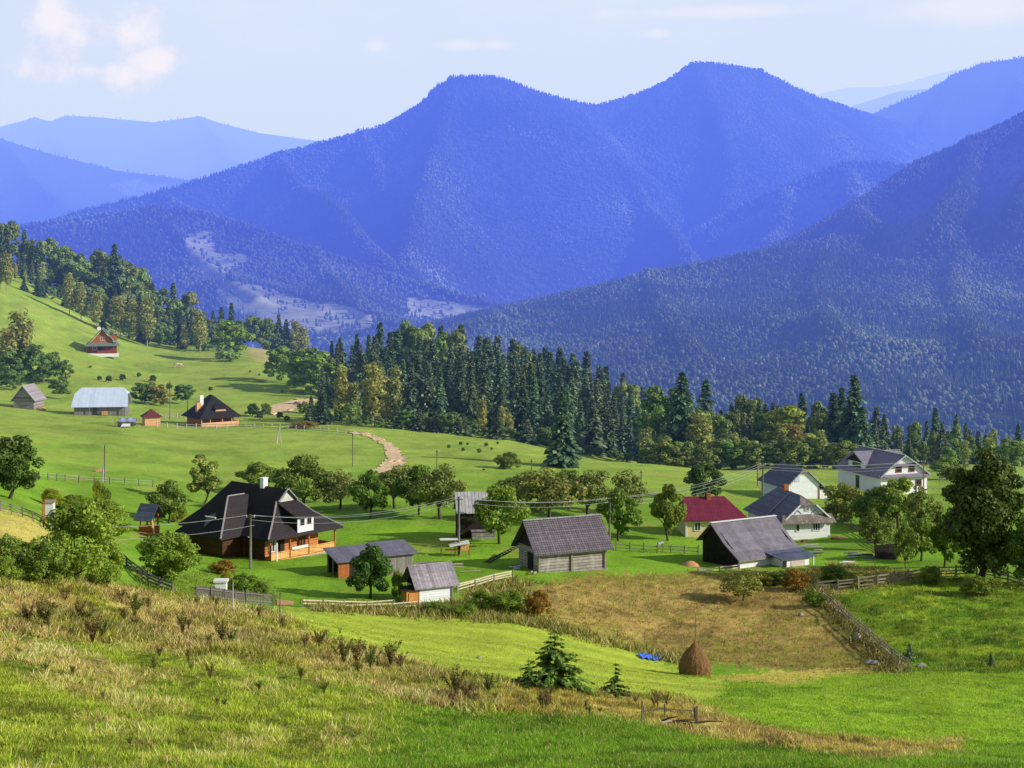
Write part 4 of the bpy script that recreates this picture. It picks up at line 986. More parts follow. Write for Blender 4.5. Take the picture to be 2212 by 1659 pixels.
MB().box((1.9, 3.9, 4.9), (.8, .8, 2.9)).build('chimney', M['white'], rf)
MB().box((1.2, 3.7, 3.6), (1.0, .8, 2.4)).build('chimney_base', M['peach_wood'], rf)

# --- little hut with maroon roof
t = frame(313, 919, 260, 24, 'hut', 'little cream hut with pointed maroon roof next to the tarp covered cart', 'hut')
MB().box((1.6, 1.5, .6), (3.2, 3., 2.4)).build('wall', M['peach_wood'], t)
polys(t, 'roof', [[(-.4,-.4,1.7),(3.6,-.4,1.7),(1.6,1.5,3.3)],[(3.6,-.4,1.7),(3.6,3.4,1.7),(1.6,1.5,3.3)],[(3.6,3.4,1.7),(-.4,3.4,1.7),(1.6,1.5,3.3)],[(-.4,3.4,1.7),(-.4,-.4,1.7),(1.6,1.5,3.3)]], M['maroon_roof'], .08)
# --- cart under a tarp
t = frame(247, 922, 260, 5, 'farm_cart', 'wooden farm cart heaped under a pale blue tarp by the little hut', 'cart')
MB().box((2.3, .8, .75), (4., 1.5, .3)).build('cart_bed', M['old_rail'], t)
tb = MB(); n_ = 10
vs = []; fs = []
for i in range(n_+1):
    for j in range(7):
        x = .9+3.3*i/n_; yv = -.1+1.8*j/6
        z = 1.0+.75*math.sin(math.pi*j/6)**.6*(.8+.2*math.sin(i*1.3))+R.uniform(-.07, .07)
        vs.append((x, yv, z))
for i in range(n_):
    for j in range(6): q = i*7+j; fs.append((q, q+7, q+8, q+1))
tb.add(vs, fs).build('tarp', M['cart_tarp'], t, smooth=True)
for x0 in (1., 3.6):
    for y0 in (-.1, 1.65):
        wh = MB(); wh.tube([(x0, y0, .4), (x0, y0+.08, .4)], .42, 14); wh.build('wheel', M['scrap'], t)
MB().bar((4.2,.8,.7),(5.4,.6,.05),.1).build('drawbar', M['old_rail'], t)
MB().box((.1, .3, .9), (.1, .1, 1.7)).build('upright', M['old_rail'], t)
MB().slab([(1.4,-.9,.15),(3.,-.9,.15),(3.2,-.2,.6),(1.6,-.2,.6)], .05).build('tailboard', M['white'], t)

# --- grey shed at the left edge
t = frame(29, 881, 250, -4, 'gable_shed', 'small grey plank shed with pale roof edge on the upper slope', 'shed')
W_, L_ = 4.7, 6.
MB().add([(0,0,-.8),(W_,0,-.8),(W_,L_,-.8),(0,L_,-.8),(0,0,2.),(W_,0,2.),(W_,L_,2.),(0,L_,2.),(W_/2-.1,0,4.9),(W_/2-.1,L_,4.9)], [(0,1,5,8,4),(1,2,6,9,8,5),(2,3,7,9,6),(3,0,4,8,9,7)][:1]+[(1,2,6,5),(2,3,7,9,6),(3,0,4,7)]).build('wall', mat('grey_plank_gable', (.36,.33,.30), (.22,.2,.18), 3, .9, .4, bands=[(2, 3, .15, .6, .2)]), t)
polys(t, 'roof', [[(-.7,-.4,1.4),(-.7,L_+.3,1.4),(W_/2-.1,L_+.3,5.05),(W_/2-.1,-.4,5.05)],[(W_+.6,-.4,1.5),(W_+.6,L_+.3,1.5),(W_/2-.1,L_+.3,5.05),(W_/2-.1,-.4,5.05)]], M['plank_roof'], .1)
MB().bar((W_+.6,-.45,1.52),(W_/2-.1,-.45,5.07),.1,.26).build('barge_board', M['white'], t)
MB().box((W_/2, -.05, 2.2), (W_-.2, .08, .16)).build('tie_beam', M['dark_wood'], t)

# --- red log house at the wood edge
t = frame(191, 763, 380, 14, 'red_log_house', 'red log house with orange gable and green roof at the edge of the wood', 'house')
W_, L_ = 8., 11.
MB().box((W_/2, L_/2, .9), (W_, L_, 3.4)).build('wall', M['red_log'], t)
MB().add([(.2,.2,2.6),(W_-.2,.2,2.6),(W_/2,.2,6.9),(.2,.5,2.6),(W_-.2,.5,2.6),(W_/2,.5,6.9)], [(0,1,2),(3,5,4),(0,2,5,3),(1,4,5,2)]).build('gable', M['red_board'], t)
rf = polys(t, 'roof', [[(-1.,-.5,2.0),(-1.,L_+.4,2.0),(W_/2,L_+.4,7.3),(W_/2,-.5,7.3)],[(W_+1.,-.5,2.0),(W_+1.,L_+.4,2.0),(W_/2,L_+.4,7.3),(W_/2,-.5,7.3)]], M['green_roof'], .12)
MB().bar((W_+1.,-.52,2.02),(W_/2,-.52,7.32),.1,.2).build('barge_board', M['zinc_roof'], t)
polys(t, 'pent_roof', [[(-1.1,-2.,2.2),(W_+1.,-2.,2.2),(W_+.4,.3,3.1),(-.5,.3,3.1)]], M['green_roof'], .1)
dw = MB().box((W_-1., 4., 4.4), (2.4, 3., 1.8)).build('dormer', M['red_board'], t)
polys(dw, 'dormer_roof', [[(W_+.8,2.2,5.3),(W_+.8,5.8,5.3),(W_/2,5.8,7.2),(W_/2,2.2,7.2)]], M['green_roof'], .1)
window(t, 'F', 3.4, 3.6, 1.4, 1.2, M['white'], base=-.25)
window(t, 'F', 1.2, .9, 1.1, 1.1, M['white'])
window(t, 'F', 6.1, 1.0, 1.1, 1.1, M['rust_wood'])
MB().box((3.1, -.04, .9), (1., .07, 2.1)).build('door', M['dark_wood'], t)
for x0 in (-.4, 2.6, 5.4, 8.2): MB().box((x0, -1.7, 1.), (.16, .16, 2.6)).build('porch_post', M['red_log'], t)
MB().box((5.4, -1.7, .3), (5.6, .1, .9)).build('railing', M['red_log'], t)
MB().box((W_/2+.2, -1., -.6), (W_+1.2, 2.2, 1.0)).build('foundation', M['plaster'], t)
ds = MB(); ds.lathe([(.05, 0), (.4, .1), (.62, .25)], 12); dso = ds.build('satellite_dish', M['white'], t, (W_/2-.9, -.6, 7.3)); dso.rotation_euler = (rad(80), 0, 0)
t = frame(240, 764, 380, 0, 'stone_heap', 'pale heap of rubble beside the red log house', 'heap')
MB().lathe([(1.9, -.3), (1.7, .2), (1.1, .8), (.5, 1.2), (.1, 1.3)], 11, jit=.4).build('rubble', M['stone'], t)

# --- roofed well
t = frame(301, 1150, 140, -22, 'roofed_well', 'roofed wooden well with dark blue gable roof and slanting timber leg', 'well')
MB().box((.8, .7, .25), (1.7, 1.5, .8)).build('well_box', M['rust_wood'], t)
for x0 in (.1, 1.5):
    for y0 in (.1, 1.3): MB().box((x0, y0, 1.1), (.15, .15, 2.2)).build('post', M['rust_wood'], t)
roof2(t, 1.7, 1.4, 2.1, 3.05, .7, .65, .35, M['blue_roof'], .08)
MB().bar((1.5, .1, 2.0), (2.6, -.9, .1), .15).build('brace', M['rail_boards'], t)
MB().tube([(.1, .7, 1.35), (1.5, .7, 1.35)], .12, 9).build('windlass', M['old_rail'], t)
MB().bar((-.3,-.5,.05),(2.2,-.6,.05),.3,.12).build('step', M['sand'], t)

# --- white hut in the garden on the left, little water tank by the picket fence
t = frame(95, 1118, 110, 6, 'white_hut', 'narrow white board hut among the garden plants on the left', 'hut')
MB().box((.45, .4, .65), (.88, .8, 1.5)).build('wall', M['white'], t)
MB().slab([(-.08,-.1,1.45),(1.,-.1,1.45),(1.,.95,1.6),(-.08,.95,1.6)], .05).build('roof', M['old_rail'], t)
MB().box((-.12, -.05, .5), (.07, .07, 2.4)).build('post', M['rust_wood'], t)
t = frame(462, 1284, 110, 4, 'beehive', 'white box beehive with wide flat lid by the picket fence', 'beehive')
MB().box((.52, .4, .55), (.9, .75, .85)).build('hive_box', M['white_boards'], t)
MB().box((.52, .4, 1.03), (1.12, .95, .16)).build('lid', M['white'], t)
for x0 in (.15, .9):
    for y0 in (.1, .7): MB().box((x0, y0, -.1), (.07, .07, .6)).build('leg', M['old_rail'], t)
t = frame(1420, 1192, 140, 0, 'well_cover', 'white sheet cover on short posts at the edge of the yard', 'cover')
MB().slab([(-.1,0,.8),(.75,0,1.0),(.7,.6,1.05),(-.05,.6,.85)], .06).build('cover_sheet', M['white'], t)
for x0 in (.05, .6): MB().box((x0, .3, .35), (.08, .08, 1.1)).build('post', M['scrap'], t)
# ------------------------------------------------------------------ plants
def leaf_cards(rng, C, Rd, n, size, c_lo, c_hi, up=.25, jit=.55, inner=.35):
    """n leaf-sized quads spread over clumps (centres C, radii Rd)"""
    k = len(C); w = Rd.prod(1)**(2/3); w = w/w.sum()
    ci = rng.choice(k, n, p=w)
    d = rng.normal(size=(n, 3)); d /= np.linalg.norm(d, axis=1)[:, None]
    rr = 1-inner*rng.random(n)**1.5
    P = C[ci] + d*Rd[ci]*rr[:, None]
    nr = d + np.array((0, 0, up)) + rng.normal(size=(n, 3))*jit; nr /= np.linalg.norm(nr, axis=1)[:, None]
    a = np.cross(nr, rng.normal(size=(n, 3))); a /= np.linalg.norm(a, axis=1)[:, None]; b = np.cross(nr, a)
    s = size*rng.uniform(.6, 1.35, n)[:, None]; a = a*s; b = b*s*rng.uniform(.5, .8, (n, 1))
    V = np.stack([P-a, P-b*.9, P+a, P+b], 1).reshape(-1, 3)
    Q = (np.arange(n)*4)[:, None]+np.arange(4)
    t = np.clip(rng.random(n)*.75 + .25*(rr-.65)/.35, 0, 1)[:, None]  # inner leaves darkened: the crown's own shade put into the colour
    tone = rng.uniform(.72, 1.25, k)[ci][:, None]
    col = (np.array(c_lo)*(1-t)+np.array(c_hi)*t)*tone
    return V, Q, np.repeat(col, 4, 0)
def crown_mesh(name, seed, n, clumps, shape, size, lo, hi, zc=.62, flat=1.):
    """unit-height crown: shape = (half width, half height); lumpy, with gaps and stray sprigs"""
    rng = np.random.default_rng(seed)
    d = rng.normal(size=(clumps, 3)); d /= np.linalg.norm(d, axis=1)[:, None]
    r = rng.uniform(.40, 1.0, clumps)[:, None]**.8
    C = d*r*np.array((shape[0], shape[0], shape[1])); C[:, 2] += zc
    prof = 1-.30*np.clip((C[:, 2]-zc)/shape[1], -1, 1)*flat
    C[:, :2] *= prof[:, None]
    Rd = (rng.uniform(.13, .36, (clumps, 1))**1.0)*np.array((shape[0], shape[0], shape[0]*.75))*rng.uniform(.8, 1.25, (clumps, 3))
    V, Q, c = leaf_cards(rng, C, Rd, n, size, lo, hi, .3, .45)
    V[:, 2] *= 1/np.percentile(V[:, 2], 99.7); EXT[name+str(seed)] = 2*np.percentile(np.hypot(V[:, 0], V[:, 1]), 98.5)
    return mesh_np(name, V, Q, M['leaf'], c), C
EXT = {}
def trunk_mesh(seed, h0, r, C, n=6, lean=.06, m=None):
    rr = random.Random(seed); b = MB()
    top = Vector((rr.uniform(-lean, lean), rr.uniform(-lean, lean), h0))
    b.tube([(0, 0, -.06), (0, 0, .02), tuple(top*.5), tuple(top), tuple(top*1.35)], [r*1.5, r*1.15, r*.9, r*.7, r*.35], 8)
    ii = list(range(len(C))); rr.shuffle(ii)
    for i in ii[:n]:
        c = Vector(C[i]); s = top*rr.uniform(.55, 1.05); mid = (s+c)/2+Vector((0, 0, .04))
        b.tube([tuple(s), tuple(mid), tuple(c)], [r*.55, r*.35, r*.12], 5, False)
    me = bpy.data.meshes.new('trunk'); me.from_pydata(b.v, [], b.f); me.materials.append(m or M['bark']); me.update()
    for p in me.polygons: p.use_smooth = True
    return me
GRN = ((.08, .14, .022), (.31, .42, .06)); YG = ((.10, .18, .022), (.36, .48, .055)); DK = ((.035, .075, .02), (.14, .23, .045)); OL = ((.11, .145, .035), (.37, .40, .11))
KIND = {}
def tree_kind(key, seed, n, clumps, shape, size, pal, zc, h0, r, nl=6, flat=1.):
    cm, C = crown_mesh('crown', seed, n, clumps, shape, size, pal[0], pal[1], zc, flat)
    KIND[key] = (cm, trunk_mesh(seed, h0, r, C, nl), EXT['crown'+str(seed)])
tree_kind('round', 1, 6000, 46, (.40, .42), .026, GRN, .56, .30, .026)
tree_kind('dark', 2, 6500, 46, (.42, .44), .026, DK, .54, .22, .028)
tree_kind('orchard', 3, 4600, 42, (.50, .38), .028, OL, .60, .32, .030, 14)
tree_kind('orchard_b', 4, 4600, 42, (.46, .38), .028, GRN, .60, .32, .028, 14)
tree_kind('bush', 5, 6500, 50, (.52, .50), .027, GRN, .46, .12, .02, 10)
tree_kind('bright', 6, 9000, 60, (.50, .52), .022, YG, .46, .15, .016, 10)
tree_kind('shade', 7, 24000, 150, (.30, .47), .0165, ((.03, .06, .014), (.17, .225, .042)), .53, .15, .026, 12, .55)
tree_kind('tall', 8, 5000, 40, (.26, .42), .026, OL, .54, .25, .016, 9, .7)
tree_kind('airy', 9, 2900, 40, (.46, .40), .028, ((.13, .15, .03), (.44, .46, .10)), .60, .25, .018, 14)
def tree(key, u, v, hB, wB, label, cat='tree', name=None, tint=(1, 1, 1), group=None, y0=25., dist=None, rz=None):
    p = at(u, v, y0) if dist is None else pt(u, dist)
    s = F/p.y; h = hB/s; ref = KIND[key][2]
    wd = wB/s/ref
    t = thing(name or ('shrub' if cat in ('bush', 'shrub') else 'tree'), label, cat, p, R.uniform(0, 6.28) if rz is None else rz, group)
    t.scale = (wd, wd, h)
    cm, tm = KIND[key][:2]
    link('trunk', tm, t); c = link('crown', cm, t); c.color = tint+(1,)
    return t
T = tree
T('dark', 22, 1078, 135, 135, 'dark dense round tree at the left end of the upper meadow fence', 'tree')
T('bright', 165, 1262, 180, 190, 'big bright yellow green bush spilling onto the golden grass on the left', 'bush', name='bush')
T('bright', 232, 1270, 105, 90, 'smaller bright bush hugging the right foot of the biggest bush', 'bush', name='bush', y0=60)
T('bright', 205, 1165, 90, 150, 'yellowish spreading bush beyond the biggest bush with wires passing over it', 'bush', name='bush', tint=(1.05, .95, 1))
T('bush', 90, 1262, 95, 110, 'shadowy green bush at the left foot of the biggest bush', 'bush', name='bush', tint=(.8, .85, .8))
T('bush', 22, 1235, 80, 90, 'dark green bush against the yellow knoll at the left edge', 'bush', name='bush')
T('bright', 12, 1262, 60, 70, 'low yellow bush in the golden grass at the left edge', 'bush', name='bush')
T('bush', 360, 1252, 105, 150, 'broad dark bush with yellow tips left of the garden fence', 'bush', name='bush', tint=(1., 1.05, .9))
T('orchard_b', 365, 1130, 92, 92, 'loose olive tree between the roofed well and the log house', 'tree', tint=(.8, .85, .9))
T('bright', 384, 1128, 50, 40, 'small orange tinged shrub beside the loose olive tree', 'shrub', tint=(1.2, .75, .8))
T('tall', 443, 1088, 104, 84, 'slim two tiered tree just behind the left roof slope of the log house', 'tree', tint=(1.3, 1.35, 1.))
T('round', 556, 1060, 66, 95, 'dark round crown rising straight behind the log house ridge', 'tree', tint=(.9, .95, .8), dist=212)
T('orchard_b', 655, 1102, 118, 136, 'wide olive tree right of the white chimney', 'tree', tint=(.8, .8, .85))
T('orchard', 735, 1100, 84, 92, 'small orchard tree with pale trunk right of the log house', 'fruit tree')
T('orchard_b', 800, 1120, 104, 92, 'dark leaning orchard tree with a bare crooked trunk', 'fruit tree', tint=(.6, .75, .6))
T('orchard', 852, 1098, 92, 112, 'orchard tree right behind the dark leaning one', 'fruit tree', tint=(.9, .95, .8))
T('orchard_b', 905, 1112, 106, 104, 'dark orchard tree in the middle of the orchard row', 'fruit tree', tint=(.6, .7, .6))
T('orchard', 950, 1122, 118, 124, 'large orchard tree left of the tall black barn', 'fruit tree', tint=(.95, 1.0, .85))
T('orchard_b', 1078, 1175, 126, 128, 'fruit tree with pale forked trunk between the tall barn and the tiled barn', 'fruit tree', tint=(1., 1.05, .9))
T('orchard', 1185, 1130, 116, 150, 'broad brownish tree behind the left half of the tiled barn', 'fruit tree', tint=(.95, .9, .8))
T('orchard', 1270, 1120, 104, 124, 'broad olive tree behind the right half of the tiled barn', 'fruit tree', tint=(.85, .9, .8))
T('round', 1335, 1168, 112, 96, 'dark tree by the pole at the right end of the tiled barn', 'tree', tint=(.7, .85, .7))
T('airy', 1355, 1110, 92, 92, 'thin grey green tree behind the dark tree by the pole', 'tree', tint=(.7, .75, .8))
T('round', 1442, 1168, 122, 82, 'tall olive tree left of the crimson roof', 'tree', tint=(.95, .85, .85))
T('orchard', 1120, 1092, 70, 96, 'low spreading tree behind the pale forked fruit tree', 'fruit tree', tint=(.85, .9, .8))
T('orchard_b', 1230, 1100, 84, 110, 'dense tree between the two broad trees behind the tiled barn', 'fruit tree', tint=(.75, .82, .75))
T('airy', 700, 1085, 60, 70, 'small thin tree right beside the wide olive tree', 'tree', tint=(.7, .75, .7))
T('airy', 1890, 1190, 90, 80, 'thin pale tree over the bluish rubbish', 'tree', tint=(.6, .72, .65))
T('round', 2040, 1225, 120, 70, 'dark slender tree pressed against the left side of the shade tree', 'tree', tint=(.6, .75, .6))
T('dark', 1522, 1082, 80, 92, 'dark tree behind the crimson roof with wires in front', 'tree')
T('dark', 800, 1292, 112, 104, 'dense round dark tree in front of the woodshed', 'tree', tint=(.9, 1.05, .9), y0=110)
T('bright', 858, 1292, 60, 34, 'small yellow green sapling between the round tree and the plank shed', 'sapling', name='sapling', y0=110)
T('airy', 1606, 1298, 68, 98, 'small sparse yellow green tree alone on the brown field', 'tree')
T('shade', 2120, 1250, 272, 180, 'huge dark shade tree with rusty tips on the right', 'tree')
T('shade', 2222, 1262, 150, 96, 'dim tree cut by the right edge beside the huge shade tree', 'tree', tint=(1.3, 1.5, 1.2))
T('bush', 1826, 1125, 80, 116, 'reddish green fruit tree right of the white cottage', 'fruit tree', tint=(1.2, .95, .9))
T('round', 1940, 1142, 108, 118, 'round leafy fruit tree in front of the mansard house', 'fruit tree', tint=(1.1, 1.05, .9))
T('bush', 1884, 1138, 84, 92, 'shaded fruit tree between the two others below the mansard house', 'fruit tree', tint=(.7, .8, .7))
T('airy', 1992, 1170, 120, 86, 'pale airy tree behind the yard scrap', 'tree', tint=(.75, .8, .8))
T('orchard_b', 1990, 1212, 90, 92, 'thin trunked tree at the end of the yard left of the shade tree', 'tree', tint=(.8, .9, .7))
T('airy', 1955, 1230, 110, 60, 'spindly green sapling by the right yard', 'sapling', name='sapling', tint=(.6, .85, .6))
T('round', 2046, 1012, 50, 78, 'pale green tree right of the mansard house', 'tree', tint=(1.1, 1.1, 1.), dist=268)
T('bush', 1095, 1013, 36, 58, 'single round grey green bush on the middle meadow', 'bush', name='bush', tint=(.8, .8, .9))
T('bright', 2010, 1262, 40, 60, 'yellow green shrub on the right rail fence', 'shrub', tint=(.8, .8, .9))
T('bush', 2120, 1285, 40, 90, 'scruffy shrub below the huge shade tree along the rail fence', 'shrub', tint=(1., .9, .8))
for u, v, h, w, l in [(520,1285,44,80,'leafy currant bush in the fenced garden'), (560,1288,34,50,'second leafy bush at the right end of the fenced garden'), (490,1268,30,40,'yellow flowering bush behind the beehive'), (480,1240,30,60,'brown withered bush behind the beehive'), (1095,1322,46,100,'rank green thicket below the plank rails'), (1040,1316,40,70,'thicket right of the plank shed'), (1160,1330,54,60,'rusty brown shrub at the corner of the brown field'), (1000,1330,26,80,'low thicket in front of the plank shed'), (940,1322,22,70,'low weeds in front of the plank shed wall'), (1650,1262,26,70,'scrub at the foot of the lean-to'), (1720,1275,46,60,'brown scrub where the two fences meet'), (1760,1310,34,50,'dark bramble just left of the diagonal fence'), (1690,1262,30,60,'bramble behind the lean-to corner'), (1800,1260,40,70,'tall weeds in the right yard by the fence corner'), (1850,1266,28,70,'ochre weeds in the right yard'), (60,1215,44,60,'scrub at the foot of the yellow knoll'), (150,1105,36,90,'garden shrub behind the white hut'), (110,1095,40,50,'yellow flowering garden shrub left of the white hut'), (225,1100,52,30,'narrow dark bean row in the upper garden'), (210,1098,62,26,'narrow yellowish bean row in the upper garden')]:
    k = 'bright' if 'yellow' in l or 'ochre' in l or 'thicket' in l else 'bush'
    tn = (1.5, .62, .7) if ('rusty' in l or 'brown' in l or 'withered' in l) else ((1.1, .85, .8) if 'ochre' in l or 'scrub' in l else (.75, .85, .75))
    if 'yellow' in l: tn = (1.25, .95, .6)
    T(k, u, v, h, w, l, 'shrub', name='shrub', tint=tn, y0=88)

# spruces: whorls of drooping boughs built of short sprays
def spruce_arrays(seed, levels, per, r0, sprays, size, lo, hi, bare=.04, power=.85, droop=.35, floor_=.0, wide=.33):
    rng = np.random.default_rng(seed); P = []; A = []; B = []; Cc = []
    for i in range(levels):
        f = i/(levels-1); z = bare+(1-bare)*f**1.02; r = r0*(1-f)**power*rng.uniform(.75, 1.12)+.006
        k = max(4, int(per*(1-.35*f)))
        for q in range(k):
            an = rng.uniform(0, 6.283); rr = r*rng.uniform(.7, 1.15)
            dv = np.array((math.cos(an), math.sin(an), 0)); sd_ = np.array((-math.sin(an), math.cos(an), 0))
            tone = rng.uniform(.7, 1.25)
            for s_ in range(sprays):
                g = (s_+.6)/sprays
                for side in ((-1, 0, 1) if s_ < sprays-1 else (0,)):
                    ln = max(rr*size, floor_)*(1.15-.5*g)*rng.uniform(.8, 1.2)
                    p = dv*rr*g*.92 + np.array((0, 0, z-droop*rr*g*g+.02*rng.normal()*r0))
                    a = dv*.75+sd_*side*.75+np.array((0, 0, -.45-.2*rng.random())); a /= np.linalg.norm(a)
                    b = np.cross(a, np.array((0, 0, 1.))+.5*rng.normal(size=3)); b /= np.linalg.norm(b)
                    P.append(p); A.append(a*ln); B.append(b*ln*wide)
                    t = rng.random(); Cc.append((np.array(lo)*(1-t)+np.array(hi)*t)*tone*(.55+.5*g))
    P, A, B, Cc = map(np.array, (P, A, B, Cc))
    V = np.stack([P-A*.15, P+A*.45-B, P+A, P+A*.45+B], 1).reshape(-1, 3)
    V[:, 2] *= 1/np.percentile(V[:, 2], 99.9)
    n = len(P); Q = (np.arange(n)*4)[:, None]+np.arange(4)
    return V, Q, np.repeat(Cc, 4, 0)
SPR = []
for s_ in range(6):
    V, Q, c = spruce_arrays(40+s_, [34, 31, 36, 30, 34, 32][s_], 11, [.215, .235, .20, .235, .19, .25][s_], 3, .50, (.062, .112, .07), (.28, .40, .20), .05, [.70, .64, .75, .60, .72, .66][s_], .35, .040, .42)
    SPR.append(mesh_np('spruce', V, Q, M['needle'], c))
DEC = []
for s_ in range(4):
    me, _ = crown_mesh('broadleaf', 60+s_, 3600, 44, (.30, .46), .030, (.09, .15, .045), (.34, .45, .12), .52, .8); DEC.append(me)
BIR = []
for s_ in range(4):
    rng = np.random.default_rng(80+s_); kk = 22; zz = np.linspace(.22, .96, kk)
    C = np.stack([rng.normal(0, .035, kk), rng.normal(0, .035, kk), zz], 1); wd = .115*np.sin(np.pi*np.clip((zz-.08)/.98, 0, 1))**.7+.015
    Rd = np.stack([wd, wd, np.full(kk, .06)], 1)*rng.uniform(.75, 1.25, (kk, 1))
    V, Q, c = leaf_cards(rng, C, Rd, 1900, .024, (.18, .21, .07), (.50, .51, .19), .1, .6)
    tb = MB().tube([(0, 0, -.05), (0, 0, .5), (.01, 0, .92)], [.011, .008, .003], 5, False)
    tv = np.array(tb.v); tq = np.array(tb.f)+len(V)
    BIR.append(mesh_np('birch', np.vstack([V, tv]), np.vstack([Q, tq]), M['leaf'], np.vstack([c, np.tile((.42, .40, .36), (len(tv), 1))])))
NF = {}
def wood_tree(kind, u, vtop, y, width=None, tint=None, label=None, group=None, hmin=5., hmax=34., h=None):
    p = pt(u, y)
    if h is None: h = min(max((V0-vtop)/F*y - p.z, hmin), hmax)
    me = R.choice({'s': SPR, 'd': DEC, 'b': BIR}[kind])
    nm = {'s': 'spruce_tree', 'd': 'broadleaf_tree', 'b': 'birch_tree'}[kind]
    o = link(nm, me, None, (p.x, p.y, p.z-.2), R.uniform(0, 6.28))
    wf = width if width else (R.uniform(.9, 1.2) if kind != 'd' else R.uniform(.6, .85))
    hw = h if kind != 's' or h < 3 else max(h, 9.)
    o.scale = (hw*wf, hw*wf, h*1.02)
    if tint is None:
        q = R.uniform(.75, 1.25); tint = (q*R.uniform(.9, 1.15), q, q*R.uniform(.85, 1.05))
    o.color = tint+(1,)
    tag(o, label, {'s': 'spruce', 'd': 'tree', 'b': 'birch'}[kind], group)
    return o
def ip(P, u): return float(np.interp(u, [p[0] for p in P], [p[1] for p in P]))
G_MID = {'s': ('dark spruce in the dense wood beyond the dirt road', 'spruces of the wood beyond the dirt road'), 'd': ('leafy tree among the spruces of the wood beyond the dirt road', 'leafy trees of the wood beyond the dirt road'), 'b': ('slim pale birch among the spruces beyond the dirt road', 'birches of the wood beyond the dirt road')}
TOP = [(690,775),(720,742),(760,722),(800,712),(840,705),(880,708),(940,703),(1000,714),(1060,724),(1150,744),(1230,760),(1290,775),(1340,815),(1400,850),(1440,880)]
FRONT = [(700,815),(760,825),(830,800),(880,785),(950,790),(1020,800),(1100,812),(1180,822),(1250,845),(1330,880),(1400,915)]
rows = 6
for r_ in range(rows):
    y = 345+r_*24; n_ = 22+r_
    for i in range(n_):
        u = 700+(1395-700)*(i+.5*(r_ % 2)+R.uniform(-.3, .3))/(n_-.5)
        f = r_/(rows-1); vt = ip(FRONT, u)*(1-f)+ip(TOP, u)*f + R.uniform(-16, 20)*(1-.3*f)
        q = R.random(); k = 's' if q < .94 else 'd'
        if r_ >= 4 and 880 < u < 980: k = 'd' if R.random() < .5 else k
        if r_ == 0 and q > .84: k = 'b'
        wood_tree(k, u, vt, y+R.uniform(-7, 7), None, None, *G_MID[k])
for u, vt, w in [(805,785,1.25),(1042,862,1.),(1085,878,1.1),(1100,893,1.2),(738,790,.9),(1140,905,1.),(790,880,1.)]:
    wood_tree('b', u, vt, 336, w, (1.05, 1.0, .7), 'yellowing birch along the front of the wood beyond the dirt road', 'yellowing birches along the front of the wood')
for u, vt in [(762,866),(1000,905),(860,905),(905,910),(940,905),(1075,905),(1245,905),(700,845),(672,855),(985,905),(1140,928)]:
    wood_tree('s' if u not in (762,) else 'd', u, vt, 330, 1.15, None, 'short young spruce at the foot of the wood beyond the dirt road' if u != 762 else 'bushy dark tree at the bend of the dirt road', 'young spruces at the foot of the wood' if u != 762 else None)
for i in range(34):
    u = 690+i*21+R.uniform(-8, 8); wood_tree('d', u, ip(FRONT, u)+R.uniform(95, 118), 333+R.uniform(-4, 4), 1.6, (.75, .85, .75), 'low leafy bush fringing the wood beyond the dirt road', 'bushes fringing the wood beyond the dirt road', 2.5, 9)
# lone spruce on the meadow
wood_tree('s', 1216, 848, 262, 1.3, (.8, .9, .9), 'lone broad dark spruce on the middle meadow in front of the wood')
# left wood on the hill
G_L = {'s': ('dark spruce in the hillside wood on the left', 'spruces of the hillside wood on the left'), 'd': ('rounded leafy tree in the hillside wood on the left', 'leafy trees of the hillside wood on the left'), 'b': ('pale birch at the lower edge of the hillside wood', 'birches along the lower edge of the hillside wood')}
TL = [(-60,440),(0,470),(40,505),(100,525),(150,540),(200,548),(260,562),(330,605),(380,628),(430,672),(470,694),(510,700)]
BL = [(-60,560),(0,585),(60,605),(130,650),(200,680),(280,690),(350,690),(420,700),(480,720)]
for r_ in range(5):
    for i in range(23):
        u = -50+545*(i+R.uniform(-.35, .35))/22; f = r_/4
        vt = ip(BL, u)*(1-f)+ip(TL, u)*f+R.uniform(-14, 14)
        q = R.random(); k = 'd' if q < .62 else 's'
        if u < 130: k = 's' if q < .5 else ('b' if q < .72 else 'd')
        wood_tree(k, u, vt, 522+r_*15+ (10 if u < 200 else 0)+R.uniform(-4, 4), R.uniform(.8, 1.15) if k == 'd' else None, (R.uniform(.95, 1.3), R.uniform(.95, 1.2), R.uniform(1.0, 1.5)) if k == 'd' else None, *G_L[k])
for u, vt, w in [(15,545,1.1),(0,570,1.),(208,632,1.15),(260,640,1.1),(287,650,1.2),(318,640,1.1),(150,590,1.),(400,700,1.),(432,675,1.2),(175,610,1.)]:
    wood_tree('b', u, vt, 514, w, (1.05, 1.02, .75), 'tall yellowish birch with bare white stem before the hillside wood', 'yellowish birches before the hillside wood')
wood_tree('s', 248, 528, 575, .9, (.8, .9, .9), 'lone spruce top rising above the hillside wood', None)
for u, vt, y, w, l in [(500,694,478,1.7,'big rounded tree at the right end of the hillside wood'),(603,748,425,1.5,'round dark tree alone on the upper meadow'),(660,752,408,1.7,'leafy tree left of the wood beyond the dirt road'),(690,760,400,1.6,'leafy tree touching the left end of the wood beyond the dirt road'),(640,765,412,1.2,'smaller leafy tree left of the wood'),(678,785,398,1.,'pale young tree by the left end of the wood')]:
    wood_tree('d', u, vt, y, w, (1.1, 1.15, .9), l)
for u, vt, k in [(478,664,'s'),(500,655,'s'),(520,692,'d'),(548,682,'d'),(575,688,'d'),(602,680,'s'),(618,690,'s'),(640,692,'b'),(655,705,'b'),(460,672,'s'),(585,700,'d')]:
    wood_tree(k, u, vt, 600, 1.1, (1., 1., 1.), 'hazy tree beyond the dry grass crest of the upper meadow', 'hazy trees beyond the dry grass crest')
